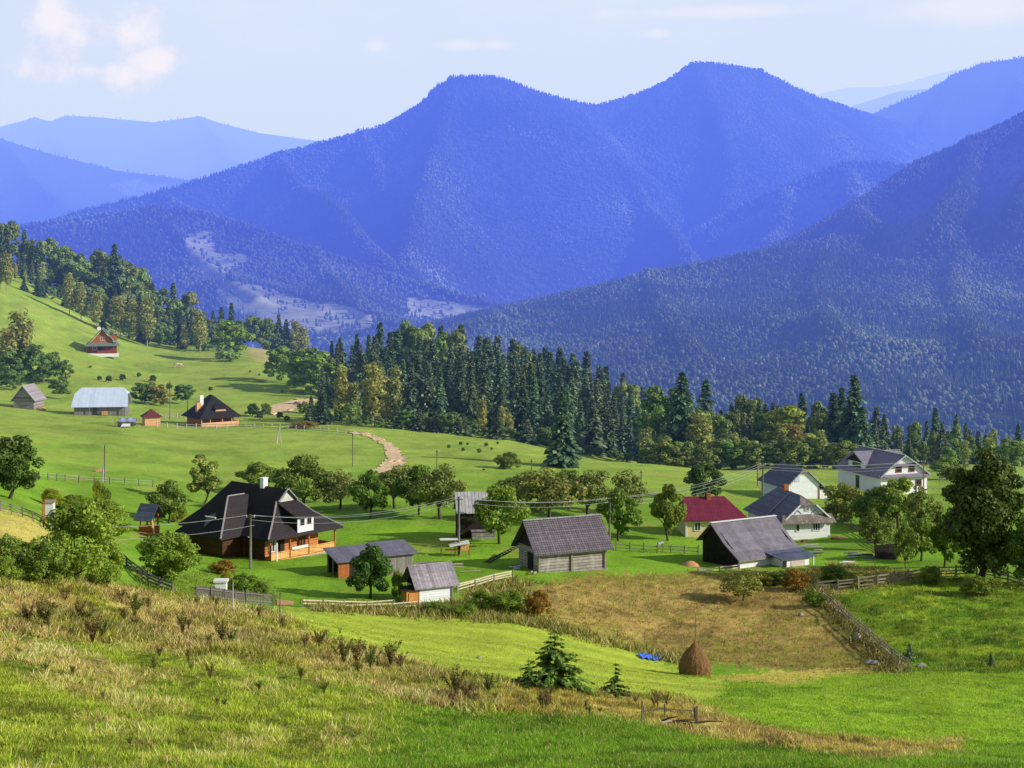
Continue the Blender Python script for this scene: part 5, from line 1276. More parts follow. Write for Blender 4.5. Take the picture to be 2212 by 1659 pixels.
for u, vt, k, y in [(45,668,'b',392),(15,710,'b',388),(75,745,'d',386),(20,755,'d',384),(110,760,'d',388),(140,778,'d',386),(60,735,'b',390),(95,775,'d',384),(-15,735,'b',388),(40,790,'d',382)]:
    wood_tree(k, u, vt, y, 1.3, (1.05, 1., .85) if k == 'b' else (.85, .95, .85), 'tree in the dark clump at the left edge above the grey shed' if k == 'd' else 'pale birch in the clump at the left edge above the grey shed', 'leafy trees of the left edge clump' if k == 'd' else 'birches of the left edge clump')
for u, vt, y, tn, l in [(320,828,362,(1.1,.95,.8),'bushy tree behind the little hut'),(300,845,360,(.8,.95,.8),'dark bushy tree left of the one behind the hut'),(345,845,360,(1.4,.9,.7),'brownish bush between the hut and the black roofed house'),(398,852,366,(.7,.85,.8),'dark bush left of the black roofed house'),(130,845,362,(.9,.95,.8),'bush left of the metal roofed barn'),(20,848,372,(.7,.8,.7),'dark bush behind the grey shed')]:
    wood_tree('d', u, vt, y, 1.7, tn, l)
# belt of trees behind the right hand houses
for u, vt, k, y, w, tn, l in [(1474,806,'s',322,1.15,(.8,.95,.85),'tallest dark spruce left of the white houses'),(1432,838,'d',326,1.1,(.9,1.,.8),'dark leafy tree just left of the tallest spruce'),(1525,822,'s',352,1.1,(.85,.95,.9),'thin tall spruce right of the tallest spruce'),(1512,892,'b',318,1.7,(1.,1.,.75),'broad yellow green birch under the tallest spruce'),(1395,925,'b',314,1.3,(.95,1.,.85),'pale birch left of the tallest spruce on the mound'),(1700,878,'d',322,1.5,(1.35,1.15,.7),'rounded yellow crowned tree above the cottage roofs'),(1846,812,'s',322,1.25,(.85,.95,.85),'tallest spruce behind the mansard house'),(1800,850,'s',326,1.3,(.75,.85,.85),'dark spruce left of the tallest one behind the mansard house'),(1818,838,'s',330,1.1,(.7,.85,.85),'dark spruce squeezed between two taller ones behind the mansard house'),(1862,880,'s',318,1.2,(.85,1.,.85),'bushy spruce right in front of the tallest one'),(1690,925,'b',308,1.3,(1.,.95,.7),'ochre birch left of the rounded yellow tree'),(1718,915,'b',306,1.3,(1.2,.85,.65),'rusty birch below the rounded yellow tree'),(1772,928,'b',304,1.4,(1.,1.15,.75),'light green birch right of the rounded yellow tree'),(1798,955,'b',300,1.6,(.8,.95,.8),'greyish birch beside the mansard house roof'),(1590,935,'b',306,1.4,(.95,1.,.85),'pale birch above the electric pole'),(1612,945,'b',303,1.4,(.9,1.,.85),'second pale birch above the electric pole'),(2138,945,'b',300,1.5,(1.,1.1,.8),'yellow green birch above the huge shade tree'),(2190,950,'d',298,1.4,(1.1,1.2,.8),'light leafy tree at the far right above the shade tree'),(2048,965,'d',292,1.1,(1.1,1.15,.9),'light leafy tree between the mansard house and the shade tree'),(2085,950,'b',298,1.1,(1.,1.1,.8),'thin birch left of the shade tree top')]:
    wood_tree(k, u, vt, y, w, tn, l)
G_R = {'s': ('dark spruce in the belt behind the white houses', 'spruces in the belt behind the white houses'), 'd': ('leafy tree in the belt behind the white houses', 'leafy trees in the belt behind the white houses')}
BT = [(1380,905),(1450,880),(1540,885),(1600,868),(1680,868),(1740,850),(1790,890),(1880,890),(1905,900),(1960,905),(2000,900),(2075,898),(2140,930),(2230,930)]
for r_ in range(3):
    for i in range(30):
        u = 1385+850*(i+R.uniform(-.35, .35))/29
        vt = ip(BT, u)+R.uniform(-18, 30)+(2-r_)*14
        k = 's' if R.random() < (.75 if u > 1780 else .62) else 'd'
        wood_tree(k, u, vt, 328+r_*18+R.uniform(-5, 5), None, None, *G_R[k])
for i in range(26):
    u = 1400+430*i/25+R.uniform(-8, 8); wood_tree('d', u, 955+R.uniform(-12, 14), 302+R.uniform(-6, 6), 1.5, (R.uniform(.75, 1.1), R.uniform(.85, 1.1), .8), 'low leafy growth before the belt of trees behind the white houses', 'undergrowth bushes before the belt', 2.5, 8)
for u, v, h in [(2141,1440,34),(1965,1428,42)]:
    wood_tree('s', u, None, at(u, v, 100).y, 1.4, (1., 1.1, .9), 'little dark spruce at the foot of the diagonal fence' if u < 2000 else 'little dark spruce behind the crest of the lower lawn', None, h=h/F*at(u, v, 100).y)
# scattered little junipers and shrubs on the upper slopes
for u, v, h in [(440,757,8),(265,822,14),(235,826,14),(215,822,10),(330,826,16),(365,842,14),(455,845,10),(300,815,10),(195,795,6),(620,912,14),(655,893,26),(575,895,24),(605,905,16),(545,900,28),(560,906,18),(970,968,8),(1000,975,8),(1010,962,6),(1050,965,9),(1062,972,6),(995,962,8),(1075,960,6),(1035,978,10),(1200,1038,5),(1045,1017,5),(1160,1040,5),(690,832,8),(610,848,6),(540,805,5),(560,812,5),(470,770,6),(700,840,9),(730,860,9)]:
    T('dark' if (u+v) % 3 else 'bush', u, v, h, h*1.15, 'small dark juniper dotted on the upper pasture', 'juniper', name='juniper', tint=(.9, .95, .8), group='junipers dotted on the upper pasture', y0=180)
T('bush', 655, 925, 16, 70, 'purplish brown hedge bush by the upper rail fence', 'bush', name='bush', tint=(1.6, .8, .9), y0=200)

# young spruces on the golden bank in front
def front_spruce(u, v, hB, wB, label, seed, levels, per, tint=(1, 1, 1), lean=0.):
    p = at(u, v); s = F/p.y; h = hB/s
    V, Q, c = spruce_arrays(seed, levels, per, .62, 9, .20, (.045, .095, .025), (.21, .34, .07), .16, .72, .16, .0, .42)
    t = thing('young_spruce', label, 'young spruce', p, R.uniform(0, 6.28)); ext = 2*np.percentile(np.hypot(V[:, 0], V[:, 1]), 99); t.scale = (wB/s/ext, wB/s/ext, h)
    tb = MB().tube([(0, 0, -.05), (.005, 0, .5), (0, 0, 1.0)], [.018, .011, .002], 7)
    tb.build('trunk', M['bark'], t)
    cr = link('crown', mesh_np('crown', V, Q, M['needle'], c), t); cr.color = tint+(1,)
    return t
front_spruce(1198, 1492, 142, 168, 'bushy young spruce with wide lower boughs standing in the golden bank', 201, 11, 9, (1.35, 1.35, 1.1))
front_spruce(1142, 1488, 70, 90, 'small ragged spruce leaning on the left of the bushy one', 202, 9, 6, (.9, .95, .9))
front_spruce(1329, 1510, 86, 72, 'thin sparse spruce sapling right of the bushy young spruce', 203, 9, 5, (1.1, 1.05, 1.))

# ------------------------------------------------------------------ weeds on the golden hill
def weed_mesh(seed, lo, hi):
    rng = np.random.default_rng(seed); Vs = []; Qs = []; Cs = []
    b = MB(); tips = []
    for k in range(11):
        an = rng.uniform(0, 6.28); sp_ = rng.uniform(.05, .45); h = rng.uniform(.55, 1.)
        e = Vector((math.cos(an)*sp_, math.sin(an)*sp_, h)); m_ = Vector((e.x*.35, e.y*.35, h*.55))
        b.tube([(0, 0, -.05), tuple(m_), tuple(e)], [.014, .011, .006], 4, False); tips.append((m_, e))
    C = []; 
    for m_, e in tips:
        for f in np.linspace(0, 1, 6): C.append(tuple(m_.lerp(e, f)))
    C = np.array(C); Rd = np.full((len(C), 3), .06)
    V, Q, c = leaf_cards(rng, C, Rd, 620, .034, lo, hi, .4, .8)
    tv = np.array(b.v); tq = np.array(b.f)+len(V)
    return mesh_np('weed', np.vstack([V, tv]), np.vstack([Q, tq]), M['leaf'], np.vstack([c, np.tile((.09, .055, .03), (len(tv), 1))]))
WD = [weed_mesh(300, (.12, .085, .035), (.37, .25, .11)), weed_mesh(301, (.08, .09, .022), (.30, .30, .07)), weed_mesh(302, (.12, .10, .03), (.42, .34, .11)), weed_mesh(303, (.06, .10, .022), (.23, .31, .06))]
for u, v, h, k in [(62,1352,56,0),(100,1362,70,0),(88,1345,54,2),(170,1346,50,2),(190,1352,44,0),(200,1388,66,0),(222,1380,50,3),(290,1335,60,3),(268,1350,40,2),(320,1318,30,2),(345,1420,30,0),(395,1375,52,1),(410,1290,24,2),(425,1310,26,3),(262,1300,34,0),(140,1300,40,0),(30,1262,26,2),(480,1395,56,1),(500,1400,44,0),(455,1470,40,2),(560,1340,34,1),(610,1360,30,1),(690,1405,50,1),(742,1438,64,1),(770,1448,66,1),(800,1446,60,3),(842,1445,64,1),(865,1450,44,3),(912,1425,26,0),(985,1512,74,1),(1008,1518,56,3),(1055,1500,50,1),(1020,1530,44,0),(975,1525,40,0),(1180,1530,48,0),(1170,1528,30,2),(650,1470,34,1),(700,1500,30,3),(560,1495,28,3),(330,1440,26,3),(100,1455,30,3),(40,1420,26,1),(1420,1530,36,3),(1440,1525,32,1),(1610,1560,22,2),(1820,1612,26,2),(1850,1610,22,0),(2068,1630,34,3)]+[(R.uniform(10, 900), R.uniform(1290, 1430)+R.uniform(0, 60), R.uniform(16, 36), R.randrange(4)) for _ in range(14)]+[(R.uniform(0, 800), R.uniform(1440, 1640), R.uniform(12, 24), R.choice((1, 3))) for _ in range(12)]+[(R.uniform(900, 1480), 1490+R.uniform(0, 30)+ (0 if _ % 2 else 30), R.uniform(14, 28), R.choice((1, 2, 3))) for _ in range(20)]:
    if not (inpoly(np.array([u]), v, Z_GOLD)[0] or inpoly(np.array([u]), v, Z_MIX)[0]) and v < 1640: continue
    p = at(u, v); s = h/F*p.y*.92
    o = link('weed', R.choice([WD[k], WD[k], R.choice(WD)]), None, p, R.uniform(0, 6.28)); o.scale = (s*1.1, s*1.1, s*1.08); o.color = (1, 1, 1, 1)
    tag(o, 'dark withered dock stalk rising from the golden grass hill', 'weed', 'withered weed stalks on the golden grass hill')

# ------------------------------------------------------------------ grass: short, tall and withered blades over the near ground
def grass_field(n, seed, ylo, yhi, umin=-150, umax=2360, pw=1.35, blades=4):
    rng = np.random.default_rng(seed)
    q = rng.random(n); e = 1-pw
    y = (ylo**e + q*(yhi**e-ylo**e))**(1/e)
    u = rng.uniform(umin, umax, n); x = (u-CX)/F*y
    z = gz(x, y); c, h = zone_colour(x, y, z)
    vv = V0-F*z/y
    keep = (vv < 1720) & (rng.random(n) < np.clip(.35+h*2.6, 0, 1))
    x, y, z, c, h = x[keep], y[keep], z[keep], c[keep], h[keep]; n = len(x)
    tall = h > .35
    VV = []; CC = []
    for b in range(blades):
        hh = h*rng.uniform(.5, 1.35, n); hh = np.maximum(hh, .05)
        an = rng.uniform(0, 6.283, n); ln = hh*rng.uniform(.2, 1.1, n); wd = np.clip(hh*.07, .014, .03)*(1+y/110)
        ox = rng.normal(0, .10, n)*(1+h); oy = rng.normal(0, .10, n)*(1+h)
        bx, by = x+ox, y+oy; ca, sa = np.cos(an), np.sin(an); pa = rng.uniform(0, 6.283, n)
        px, py = np.cos(pa)*wd, np.sin(pa)*wd
        zb = z-.04
        p0 = np.stack([bx-px, by-py, zb], 1); p1 = np.stack([bx+px, by+py, zb], 1)
        p2 = np.stack([bx+ca*ln, by+sa*ln, zb+hh], 1)
        VV.append(np.stack([p0, p1, p2], 1))
        k = rng.uniform(.70, 1.38, n)[:, None]; cc = c*k
        dry = (rng.random(n) < np.where(tall, .30, .07))[:, None]
        cc = np.where(dry, np.array((.68, .54, .25))*k, cc)
        wet = (rng.random(n) < np.where(tall, .16, .05))[:, None]
        cc = np.where(wet, np.array((.17, .24, .03))*k, cc)
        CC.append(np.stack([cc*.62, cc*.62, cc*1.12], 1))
    V = np.concatenate(VV).reshape(-1, 3); Cc = np.clip(np.concatenate(CC).reshape(-1, 3), .003, .9)
    T_ = np.arange(len(V)).reshape(-1, 3)
    o = link('grass', mesh_np('grass', V, T_, M['grass'], Cc)); o['kind'] = 'stuff'
grass_field(260000, 5, 36, 112, blades=4)
grass_field(60000, 6, 100, 185, blades=3)
# ------------------------------------------------------------------ fences, poles, wires, yard things
def fence(name, label, cat, P, ph, n_span, rails, pm, rm, pw=.13, rw=.1, jig=.05, y0=88., picket=False, group=None):
    """P: surveyed (u, v) outline, posts evenly spread, rails between neighbours"""
    W = [at(u, v, y0) for u, v in P]
    d = [0]
    for a, b in zip(W[:-1], W[1:]): d.append(d[-1]+(b-a).length)
    pts = []
    for k in range(n_span+1):
        s = d[-1]*k/n_span; i = max(j for j in range(len(d)) if d[j] <= s+1e-6); i = min(i, len(W)-2)
        f = (s-d[i])/(d[i+1]-d[i]); p = W[i].lerp(W[i+1], f); p.z = gzf(p.x, p.y); pts.append(p)
    t = thing(name, label, cat, pts[0], 0, group); o = pts[0]
    for p in pts:
        q = p-o; h = ph*R.uniform(.88, 1.15); l = Vector((R.uniform(-jig, jig), R.uniform(-jig, jig), 0))
        MB().bar(q-Vector((0, 0, .35)), q+l+Vector((0, 0, h)), pw).build('post', pm, t)
    for a, b in zip(pts[:-1], pts[1:]):
        a = a-o; b = b-o
        for rz_ in rails:
            j = lambda: Vector((0, 0, rz_+R.uniform(-jig, jig)))
            n = (b-a).cross(Vector((0, 0, 1))).normalized()*(pw/2+.03)
            MB().bar(a+j()-n, b+j()-n, .05, rw).build('rail', rm, t)
        if picket:
            n = max(2, int((b-a).length/.16)); pb = MB(); nn = (b-a).cross(Vector((0, 0, 1))).normalized()*(pw/2+.09)
            for k in range(n):
                c = a.lerp(b, (k+.5)/n)-nn; pb.box(c+Vector((0, 0, .45)), (.07, .025, 1.0*R.uniform(.85, 1.1)), math.atan2(b.y-a.y, b.x-a.x))
            pb.build('pickets', rm, t)
    return t
fence('rail_fence', 'weathered three rail fence climbing to the huge shade tree', 'fence', [(1766,1280),(1830,1275),(1900,1266),(1980,1254),(2050,1246),(2110,1246)], 1.15, 9, (.3, .62, .95), M['old_rail'], M['old_rail'], .14, .12)
fence('rail_fence', 'weathered rail fence running down to the right edge past the shade tree', 'fence', [(2118,1246),(2160,1254),(2230,1276)], 1.1, 4, (.3, .62, .95), M['old_rail'], M['old_rail'], .13, .12)
fence('rail_fence', 'crooked diagonal fence between the brown field and the green slope', 'fence', [(1776,1296),(1830,1345),(1880,1388),(1920,1420),(1962,1452)], 1.1, 9, (.3, .6, .9), M['old_rail'], M['old_rail'], .11, .09, .12)
fence('picket_fence', 'grey picket fence below the beehive garden', 'fence', [(425,1296),(480,1300),(540,1305),(592,1309)], 1.0, 5, (.25, .8), M['grey_pole'], M['grey_pole'], .1, .07, .03, 100, True)
fence('rail_fence', 'pale two rail fence in front of the round tree', 'fence', [(655,1312),(720,1313),(790,1314),(852,1312)], .62, 4, (.28, .55), M['old_rail'], M['pale_rail'], .09, .1, .06, 100)
fence('rail_fence', 'short pale rails before the orange annex', 'fence', [(850,1317),(905,1312)], .6, 1, (.2, .5), M['old_rail'], M['pale_rail'], .09, .09, .04, 100)
fence('rail_fence', 'fresh pale rails sloping up from the plank shed to the tiled barn', 'fence', [(988,1282),(1040,1268),(1108,1252)], .9, 3, (.35, .6, .8), M['old_rail'], M['pale_rail'], .1, .12, .04, 110)
fence('rail_fence', 'low pale rails in front of the old barn wall', 'fence', [(1508,1240),(1560,1237),(1596,1232)], .7, 2, (.25, .55), M['old_rail'], M['pale_rail'], .09, .09, .04, 125)
fence('plank_fence', 'old dark plank fence curving round the left garden bottom', 'fence', [(262,1212),(290,1240),(320,1262),(372,1282)], .8, 7, (.2, .45, .7), M['grey_pole'], M['grey_pole'], .1, .16, .05, 95)
fence('rail_fence', 'dark straggling garden fence above the yellow knoll', 'fence', [(0,1104),(50,1118),(100,1140),(150,1165)], 1., 7, (.3, .6, .85), M['grey_pole'], M['grey_pole'], .1, .08, .08, 105)
fence('wire_fence', 'thin post and wire fence crossing the left meadow', 'fence', [(85,1036),(145,1040),(230,1046),(330,1052)], 1.0, 9, (.5, .85), M['grey_pole'], M['wire'], .12, .03, .05, 150)
fence('rail_fence', 'long pale rail fence below the black roofed house', 'fence', [(340,922),(430,926),(520,925),(600,928),(680,934),(765,942)], 1.1, 22, (.4, .85), M['concrete'], M['old_rail'], .14, .1, .05, 230)
fence('rail_fence', 'pale garden fence between the hut and the black roofed house', 'fence', [(345,905),(385,904),(420,906)], 1.1, 5, (.4, .85), M['concrete'], M['old_rail'], .14, .1, .05, 260)
fence('rail_fence', 'yard fence left of the old barn', 'fence', [(1330,1190),(1400,1194),(1470,1196),(1508,1198)], 1.0, 6, (.35, .7), M['grey_pole'], M['grey_pole'], .11, .08, .06, 140)
fence('rail_fence', 'old fence between cottage yard and fruit trees', 'fence', [(1800,1125),(1850,1150),(1900,1180),(1940,1205)], 1.0, 8, (.3, .6, .85), M['grey_pole'], M['grey_pole'], .11, .1, .08, 140)
fence('rail_fence', 'thin rail fence on the far right lawn', 'fence', [(2030,1040),(2100,1044),(2240,1050)], 1.1, 8, (.4, .85), M['grey_pole'], M['old_rail'], .12, .1, .05, 200)

# power poles
POLES = {}
def pole(key, u, v, hB, label, y0=88., r=.13, cross=.9, base=False, lean=0., m=None, dist=None, cat='power pole'):
    p = at(u, v, y0) if dist is None else pt(u, dist); h = hB/F*p.y
    t = thing('power_pole', label, cat, p)
    tip = Vector((lean*h, 0, h))
    MB().tube([(0, 0, -.5), tuple(tip*.5), tuple(tip)], [r*1.15, r, r*.8], 9).build('shaft', m or M['grey_pole'], t, smooth=True)
    if cross:
        MB().bar(tip+Vector((-cross/2, 0, -.3)), tip+Vector((cross/2, 0, -.3)), .09).build('crossarm', M['grey_pole'], t)
        for q in (-1, 1):
            MB().tube([tip+Vector((q*cross*.42, 0, -.27)), tip+Vector((q*cross*.42, 0, -.08))], [.05, .04], 7).build('insulator', M['white'], t)
    if base: MB().tube([(-.28, 0, -.5), (-.2, 0, h*.38)], .16, 8).build('concrete_stub', M['concrete'], t)
    POLES[key] = (p+tip, h); return t
pole('a', 541, 1229, 118, 'grey power pole in front of the log house', 130)
pole('b', 991, 1200, 127, 'grey power pole beside the hutch and the tall black barn', 140)
pole('c', 1317, 1172, 98, 'power pole behind the right end of the tiled barn', 150)
pole('d', 1648, 1082, 82, 'dark power pole left of the white houses', 180)
pole('e', 1637, 1050, 72, 'thin pale pole behind the dark power pole', 200, .1, .6)
pole('f', 1995, 1070, 76, 'brown pole in front of the mansard house', 190, .09, .7, m=M['rust_wood'])
pole('g', 226, 1042, 80, 'tall thin pole with white concrete stub on the left meadow', 140, .09, 0, True)
pole('h', 762, 1008, 72, 'thin pole at the near side of the dirt road bend', 180, .09, .7)
pole('i', 597, 958, 38, 'white leaning A shaped pole on the upper meadow', 200, .1, 0, lean=.15, m=M['concrete'])
MB().bar((1.0, .1, -.2), (.5, 0, 3.2), .16).build('strut', M['concrete'], [o for o in COL.objects if o.name.startswith('power_pole')][-1])
pole('j', 944, 1016, 44, 'thin pole on the meadow right of the road bend', 190, .09, .6)
pole('k', 1148, 1042, 50, 'thin pole left of the lone spruce shadow', 190, .09, .6)
pole('l', 1385, 1066, 50, 'dark thin pole on the grassy mound', 190, .09, .6)
pole('m', 367, 908, 86, 'tall thin pole behind the little hut', 300, .1, .7)
pole('n', 405, 915, 50, 'short grey pole left of the black roofed house', 280, .1, .6)
pole('o', 503, 1328, 76, 'thin pale stake in the golden grass left of the footpath', 90, .045, 0, m=M['concrete'], cat='stake')
pole('p', 605, 1345, 66, 'thin wooden stake in the golden grass right of the footpath', 90, .04, 0, cat='stake')
pole('q', 637, 1018, 28, 'stub of pole above the wide olive tree', 200, .1, 0)
pole('r', 1387, 1560, 46, 'thin stake by the fallen branches in the golden bank', 60, .035, 0, cat='stake')
pole('s', 96, 1140, 62, 'thin rust coloured post beside the white hut', 105, .05, 0, m=M['rust_wood'], cat='stake')
def wires(a, b, offs, label, sag=.5):
    for k, (ox, oz) in enumerate(offs):
        A = a+Vector((ox, 0, oz)); B = b+Vector((ox, 0, oz)); n = 14; s_ = sag*(1+.12*k)
        pts = [A.lerp(B, i/n)-Vector((0, 0, s_*4*(i/n)*(1-i/n))) for i in range(n+1)]
        o = MB().tube([tuple(p) for p in pts], .016, 4, False).build('power_line', M['wire'])
        tag(o, label, 'power line', 'wires: '+label)
TR = [(-.38, -.1), (.38, -.1), (.02, -.55)]
pa, pb, pc, pd, pf_ = (POLES[k][0] for k in 'abcdf')
pleft = pt(-120, 120, 1120)
wires(pleft, pa, [(-.38, -.1), (.38, -1.1)], 'bare wire running from the left bushes to the pole by the log house', .9)
wires(pa, pb, TR, 'bare wire strung between the log house pole and the hutch pole', .9)
wires(pb, pc, TR, 'bare wire strung between the hutch pole and the tiled barn pole', .5)
wires(pc, pd, TR+[(.02, -.9)], 'bare wire rising from the tiled barn pole to the white houses', .9)
wires(pd, pf_, TR+[(.02, -.9)], 'bare wire between the dark pole and the mansard house pole', .5)
wires(pf_, pt(2330, 210, 1035), TR, 'bare wire leaving the mansard house pole to the right', .6)

# haystack on its pole
p = at(1501, 1460, 95)
t = thing('haystack', 'brown haystack packed round a tall wooden pole on the light meadow', 'haystack', p)
MB().lathe([(1.0,-.25),(1.14,.25),(1.16,.7),(1.05,1.15),(.82,1.6),(.52,1.95),(.28,2.2),(.12,2.42),(.06,2.5)], 40, jit=.10).build('hay', M['hay'], t, smooth=False)
rng = np.random.default_rng(77); nb = 2600
zz = rng.uniform(0, 2.3, nb); rr_ = np.interp(zz, [0,.25,.7,1.15,1.6,1.95,2.2,2.42], [1.1,1.14,1.16,1.05,.82,.52,.28,.12]); an = rng.uniform(0, 6.283, nb)
Pp = np.stack([rr_*np.cos(an), rr_*np.sin(an), zz], 1); dn = np.stack([np.cos(an)*.5+rng.normal(0,.35,nb), np.sin(an)*.5+rng.normal(0,.35,nb), -.8+rng.normal(0,.4,nb)], 1)*.16
sd2 = np.stack([-np.sin(an), np.cos(an), 0*an], 1)*.014
V = np.stack([Pp-sd2, Pp+sd2, Pp+dn], 1).reshape(-1, 3); cc = np.repeat(np.array((.31,.18,.08))*rng.uniform(.5, 1.6, (nb, 1)), 3, 0)
st_ = link('loose_straw', mesh_np('loose_straw', V, np.arange(nb*3).reshape(-1, 3), M['grass'], cc), t); st_['kind'] = 'stuff'
MB().tube([(.02, 0, 0), (.03, 0, 2.6), (.06, 0, 4.6)], [.05, .045, .025], 7).build('pole', M['grey_pole'], t)
MB().bar((-.1, 0, 3.75), (.16, 0, 3.6), .05).build('peg', M['grey_pole'], t)
# tarp on the meadow
p = at(1404, 1422, 100); vs = []; fs = []
for i in range(13):
    for j in range(9):
        x = -.85+1.7*i/12; y = -1.3+2.6*j/8; e = 1-.18*math.sin(i*1.7+j)
        wx, wy = x*e+.12*y, y*e
        vs.append((p.x+wx, p.y+wy, gzf(p.x+wx, p.y+wy)+.12+.10*math.sin(i*1.9)*math.cos(j*1.3)+R.uniform(-.03, .05)))
for i in range(12):
    for j in range(8): q = i*9+j; fs.append((q, q+9, q+10, q+1))
tag(MB().add(vs, fs).build('tarp', M['tarp'], smooth=False), 'crumpled bright blue tarp lying on the light meadow left of the haystack', 'tarp')
# cow
p = at(384, 795, 300)
t = thing('cow', 'white and orange cow grazing on the upper meadow', 'cow', p, rad(12))
me = bpy.data.meshes.new('body')
J = [((0,0,1.15),.36),((.55,0,1.13),.36),((1.0,0,1.15),.30),((-.6,0,1.18),.36),((-.95,0,1.15),.28),((1.3,0,1.0),.2),((1.55,0,.62),.15),((1.7,0,.3),.12),((1.78,0,.12),.09)]
E = [(0,1),(1,2),(0,3),(3,4),(2,5),(5,6),(6,7),(7,8)]
for fx, base in ((.85, 2), (-.9, 4)):
    for s_ in (-.2, .2):
        n0 = len(J); J += [((fx, s_, .85), .14), ((fx+(.03 if fx > 0 else -.08), s_, .45), .085), ((fx+.02, s_, .02), .075)]
        E += [(base, n0), (n0, n0+1), (n0+1, n0+2)]
n0 = len(J); J += [((-1.2, 0, 1.15), .05), ((-1.3, 0, .6), .04)]; E += [(4, n0), (n0, n0+1)]
me.from_pydata([j[0] for j in J], E, []); me.materials.append(M['cow'])
o = link('body', me, t); md = o.modifiers.new('skin', 'SKIN'); ss = o.modifiers.new('sub', 'SUBSURF'); ss.levels = 1; ss.render_levels = 1
for k, j in enumerate(J): me.skin_vertices[0].data[k].radius = (j[1], j[1])
me.skin_vertices[0].data[0].use_root = True
for s_ in (-1, 1):
    MB().tube([(1.5, s_*.12, .78), (1.52, s_*.26, .92)], [.03, .012], 5).build('horn', M['old_rail'], t)
    MB().slab([(1.42, s_*.14, .74), (1.40, s_*.32, .72), (1.5, s_*.30, .68)], .03).build('ear', M['cow'], t)
# ladder leaning on the tiled barn
p = at(1050, 1216, 130); t = thing('ladder', 'long dark ladder sloping from the grass up to the end of the tiled barn', 'ladder', p)
q = at(1115, 1200, 130)-p+Vector((.6, -.5, 1.3)); n = q.cross(Vector((0, 0, 1))).normalized()*.25
for s_ in (-1, 1): MB().bar(n*s_, q+n*s_, .1, .14).build('side_rail', M['ladder'], t)
for k in range(12): MB().bar(q*((k+.5)/12)-n, q*((k+.5)/12)+n, .07).build('rung', M['ladder'], t)
# plank piles
def planks(name, label, u, v, n, L, m, rz, spread=.9, y0=100., cat='plank pile'):
    p = at(u, v, y0); t = thing(name, label, cat, p, rad(rz))
    for k in range(n):
        a = R.uniform(-.2, .2); MB().box((R.uniform(-.4, .4), R.uniform(-spread, spread), .08+.075*k*.6), (L*R.uniform(.75, 1.1), .2, .06), a, R.uniform(-.1, .1), R.uniform(-.06, .06)).build('plank', m[k % len(m)], t)
planks('plank_pile', 'tumbled pile of old roof boards between the woodshed and the plank shed', 925, 1228, 12, 2.8, [M['shed_roof'], M['grey_board'], M['old_rail'], M['scrap']], 8, 1.0, 115)
planks('plank_pile', 'few pale planks lying in the grass right of the tumbled boards', 975, 1224, 3, 2.6, [M['pale_rail'], M['old_rail']], 6, .5, 120)
planks('plank_pile', 'pale plank lying alone in the grass above the rails', 1010, 1236, 1, 2.4, [M['pale_rail']], 8, .1, 120)
planks('log_pile', 'pile of split logs before the white cottage wall', 1738, 1172, 7, .9, [M['rail_boards'], M['old_rail'], M['birch']], 20, .4, 150, 'log pile')
planks('plank_pile', 'weathered boards on the grass below the split logs', 1745, 1182, 3, 3., [M['concrete'], M['old_rail']], 6, .4, 150)
planks('log_pile', 'orange boards heaped at the right corner of the cottage', 1805, 1164, 6, 1.7, [M['rail_boards'], M['pale_rail']], -20, .5, 150, 'log pile')
planks('scrap_pile', 'dark scrap and pale pipes heaped in the right yard', 1840, 1204, 9, 1.5, [M['scrap'], M['concrete'], M['scrap'], M['white']], 10, .8, 140, 'scrap heap')
planks('scrap_pile', 'flat grey scrap heap right of the pale pipes', 1872, 1205, 8, 1.6, [M['scrap'], M['grey_pole'], M['scrap']], -5, .8, 140, 'scrap heap')
planks('scrap_pile', 'bluish rubbish scattered beneath the fruit trees', 1888, 1172, 6, 1., [M['concrete'], M['cart_tarp'], M['scrap']], -35, .9, 145, 'scrap heap')
planks('scrap_pile', 'junk beside the lean-to corner of the old barn', 1768, 1196, 7, 1.1, [M['birch'], M['scrap'], M['old_rail']], 10, .5, 140, 'scrap heap')
planks('board_stack', 'white boards and orange bricks at the front of the right yard', 1835, 1218, 5, 1.6, [M['white'], M['sand'], M['sand'], M['white']], 8, .35, 135, 'board stack')
p = at(1912, 1206, 140); t = thing('lean_shelter', 'dark collapsed board shelter at the end of the right yard', 'shelter', p, rad(-10))
polys(t, 'roof', [[(-1.2,-.9,.2),(1.2,-.9,.1),(1.3,.9,1.5),(-1.,.9,1.2)]], M['dark_wood'], .08)
for x0 in (-.9, 1.1): MB().box((x0, .8, .5), (.1, .1, 1.7)).build('post', M['dark_wood'], t)
p = at(1492, 1222, 130); t = thing('sand_heap', 'orange heap of sand at the left end of the old barn', 'heap', p)
MB().lathe([(1.3,-.4),(1.1,.05),(.7,.3),(.3,.45),(.05,.5)], 14, jit=.25).build('heap', M['sand'], t, smooth=True)
planks('scrap_pile', 'pale blue rubbish pile at the left end of the tiled barn', 1112, 1228, 7, .8, [M['metal_roof'], M['scrap'], M['metal_roof'], M['white']], 20, .6, 125, 'scrap heap')
planks('log_pile', 'small stack of firewood at the front corner of the tiled barn', 1150, 1240, 5, .8, [M['pale_rail'], M['rust_wood']], 80, .3, 125, 'log pile')
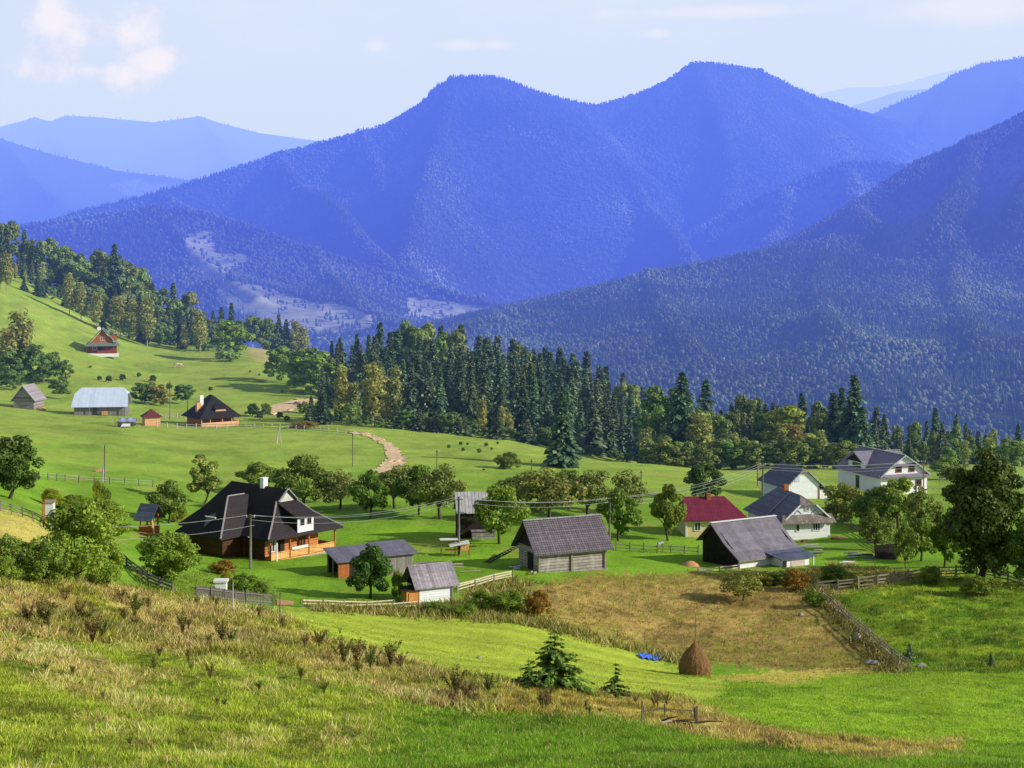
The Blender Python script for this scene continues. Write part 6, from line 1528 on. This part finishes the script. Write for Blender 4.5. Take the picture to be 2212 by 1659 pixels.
# orange cloth scarecrow in the left garden, rocks, fallen branches
p = at(233, 1080, 110); t = thing('scarecrow', 'small orange rag on a stick in the upper left garden', 'scarecrow', p)
MB().tube([(0, 0, -.2), (0, 0, .9)], .03, 6).build('stick', M['old_rail'], t); MB().lathe([(.16,.2),(.26,.4),(.18,.75),(.1,.85),(.13,.95),(.1,1.08)], 9, jit=.2).build('rag', M['orange'], t)
def rock(u, v, wB, hB, label, m='stone', y0=88.):
    p = at(u, v, y0); s = p.y/F
    o = MB().lathe([(.36,-.2),(.5,.2),(.45,.55),(.28,.85),(.06,1.)], 9, jit=.35).build('boulder', M[m], None, p, R.uniform(0, 6)); o.scale = (wB*s, wB*s, hB*s); tag(o, label, 'boulder')
rock(1852, 1382, 14, 16, 'upright pale stone on the green slope on the right', y0=100)
rock(1885, 1434, 34, 8, 'flat grey slab beside the foot of the diagonal fence', y0=100)
rock(1990, 1440, 26, 7, 'low brown stone behind the lower lawn crest', y0=100)
rock(1730, 1330, 12, 7, 'pale stone near the top of the green slope', y0=100)
rock(213, 1018, 34, 5, 'bare flat earth patch by the concrete stub pole', 'sand', 150)
rock(1035, 1422, 12, 5, 'tiny pale stone on the light meadow', y0=90)
rock(90, 886, 20, 7, 'pale sand spot right of the grey shed', 'sand', 250)
p = at(1470, 1562, 60)+Vector((0, -1.2, .15)); t = thing('deadfall', 'bleached fallen branches tangled in the golden bank', 'branches', p)
for k in range(13):
    a = Vector((R.uniform(-1.2, 1.), R.uniform(-.5, .5), R.uniform(0, .3))); an = R.uniform(-.6, .8); L_ = R.uniform(.6, 1.5)
    b_ = a+Vector((math.cos(an)*L_, R.uniform(-.4, .4), math.sin(an)*L_*.5))
    MB().tube([a, (a+b_)/2+Vector((0, 0, .05)), b_], [.055, .04, .015], 6).build('branch', M['birch'] if k < 3 else M['bark'], t)
MB().bar((.55,0,-.2),(.6,0,1.),.09).build('stake', M['grey_pole'], t)
p = at(1455, 1558, 60)
fence('rail_fence', 'broken single rail fence beside the fallen branches', 'fence', [(1388,1556),(1440,1552),(1500,1556)], .6, 2, (.42,), M['ladder'], M['ladder'], .05, .04, .05, 60)
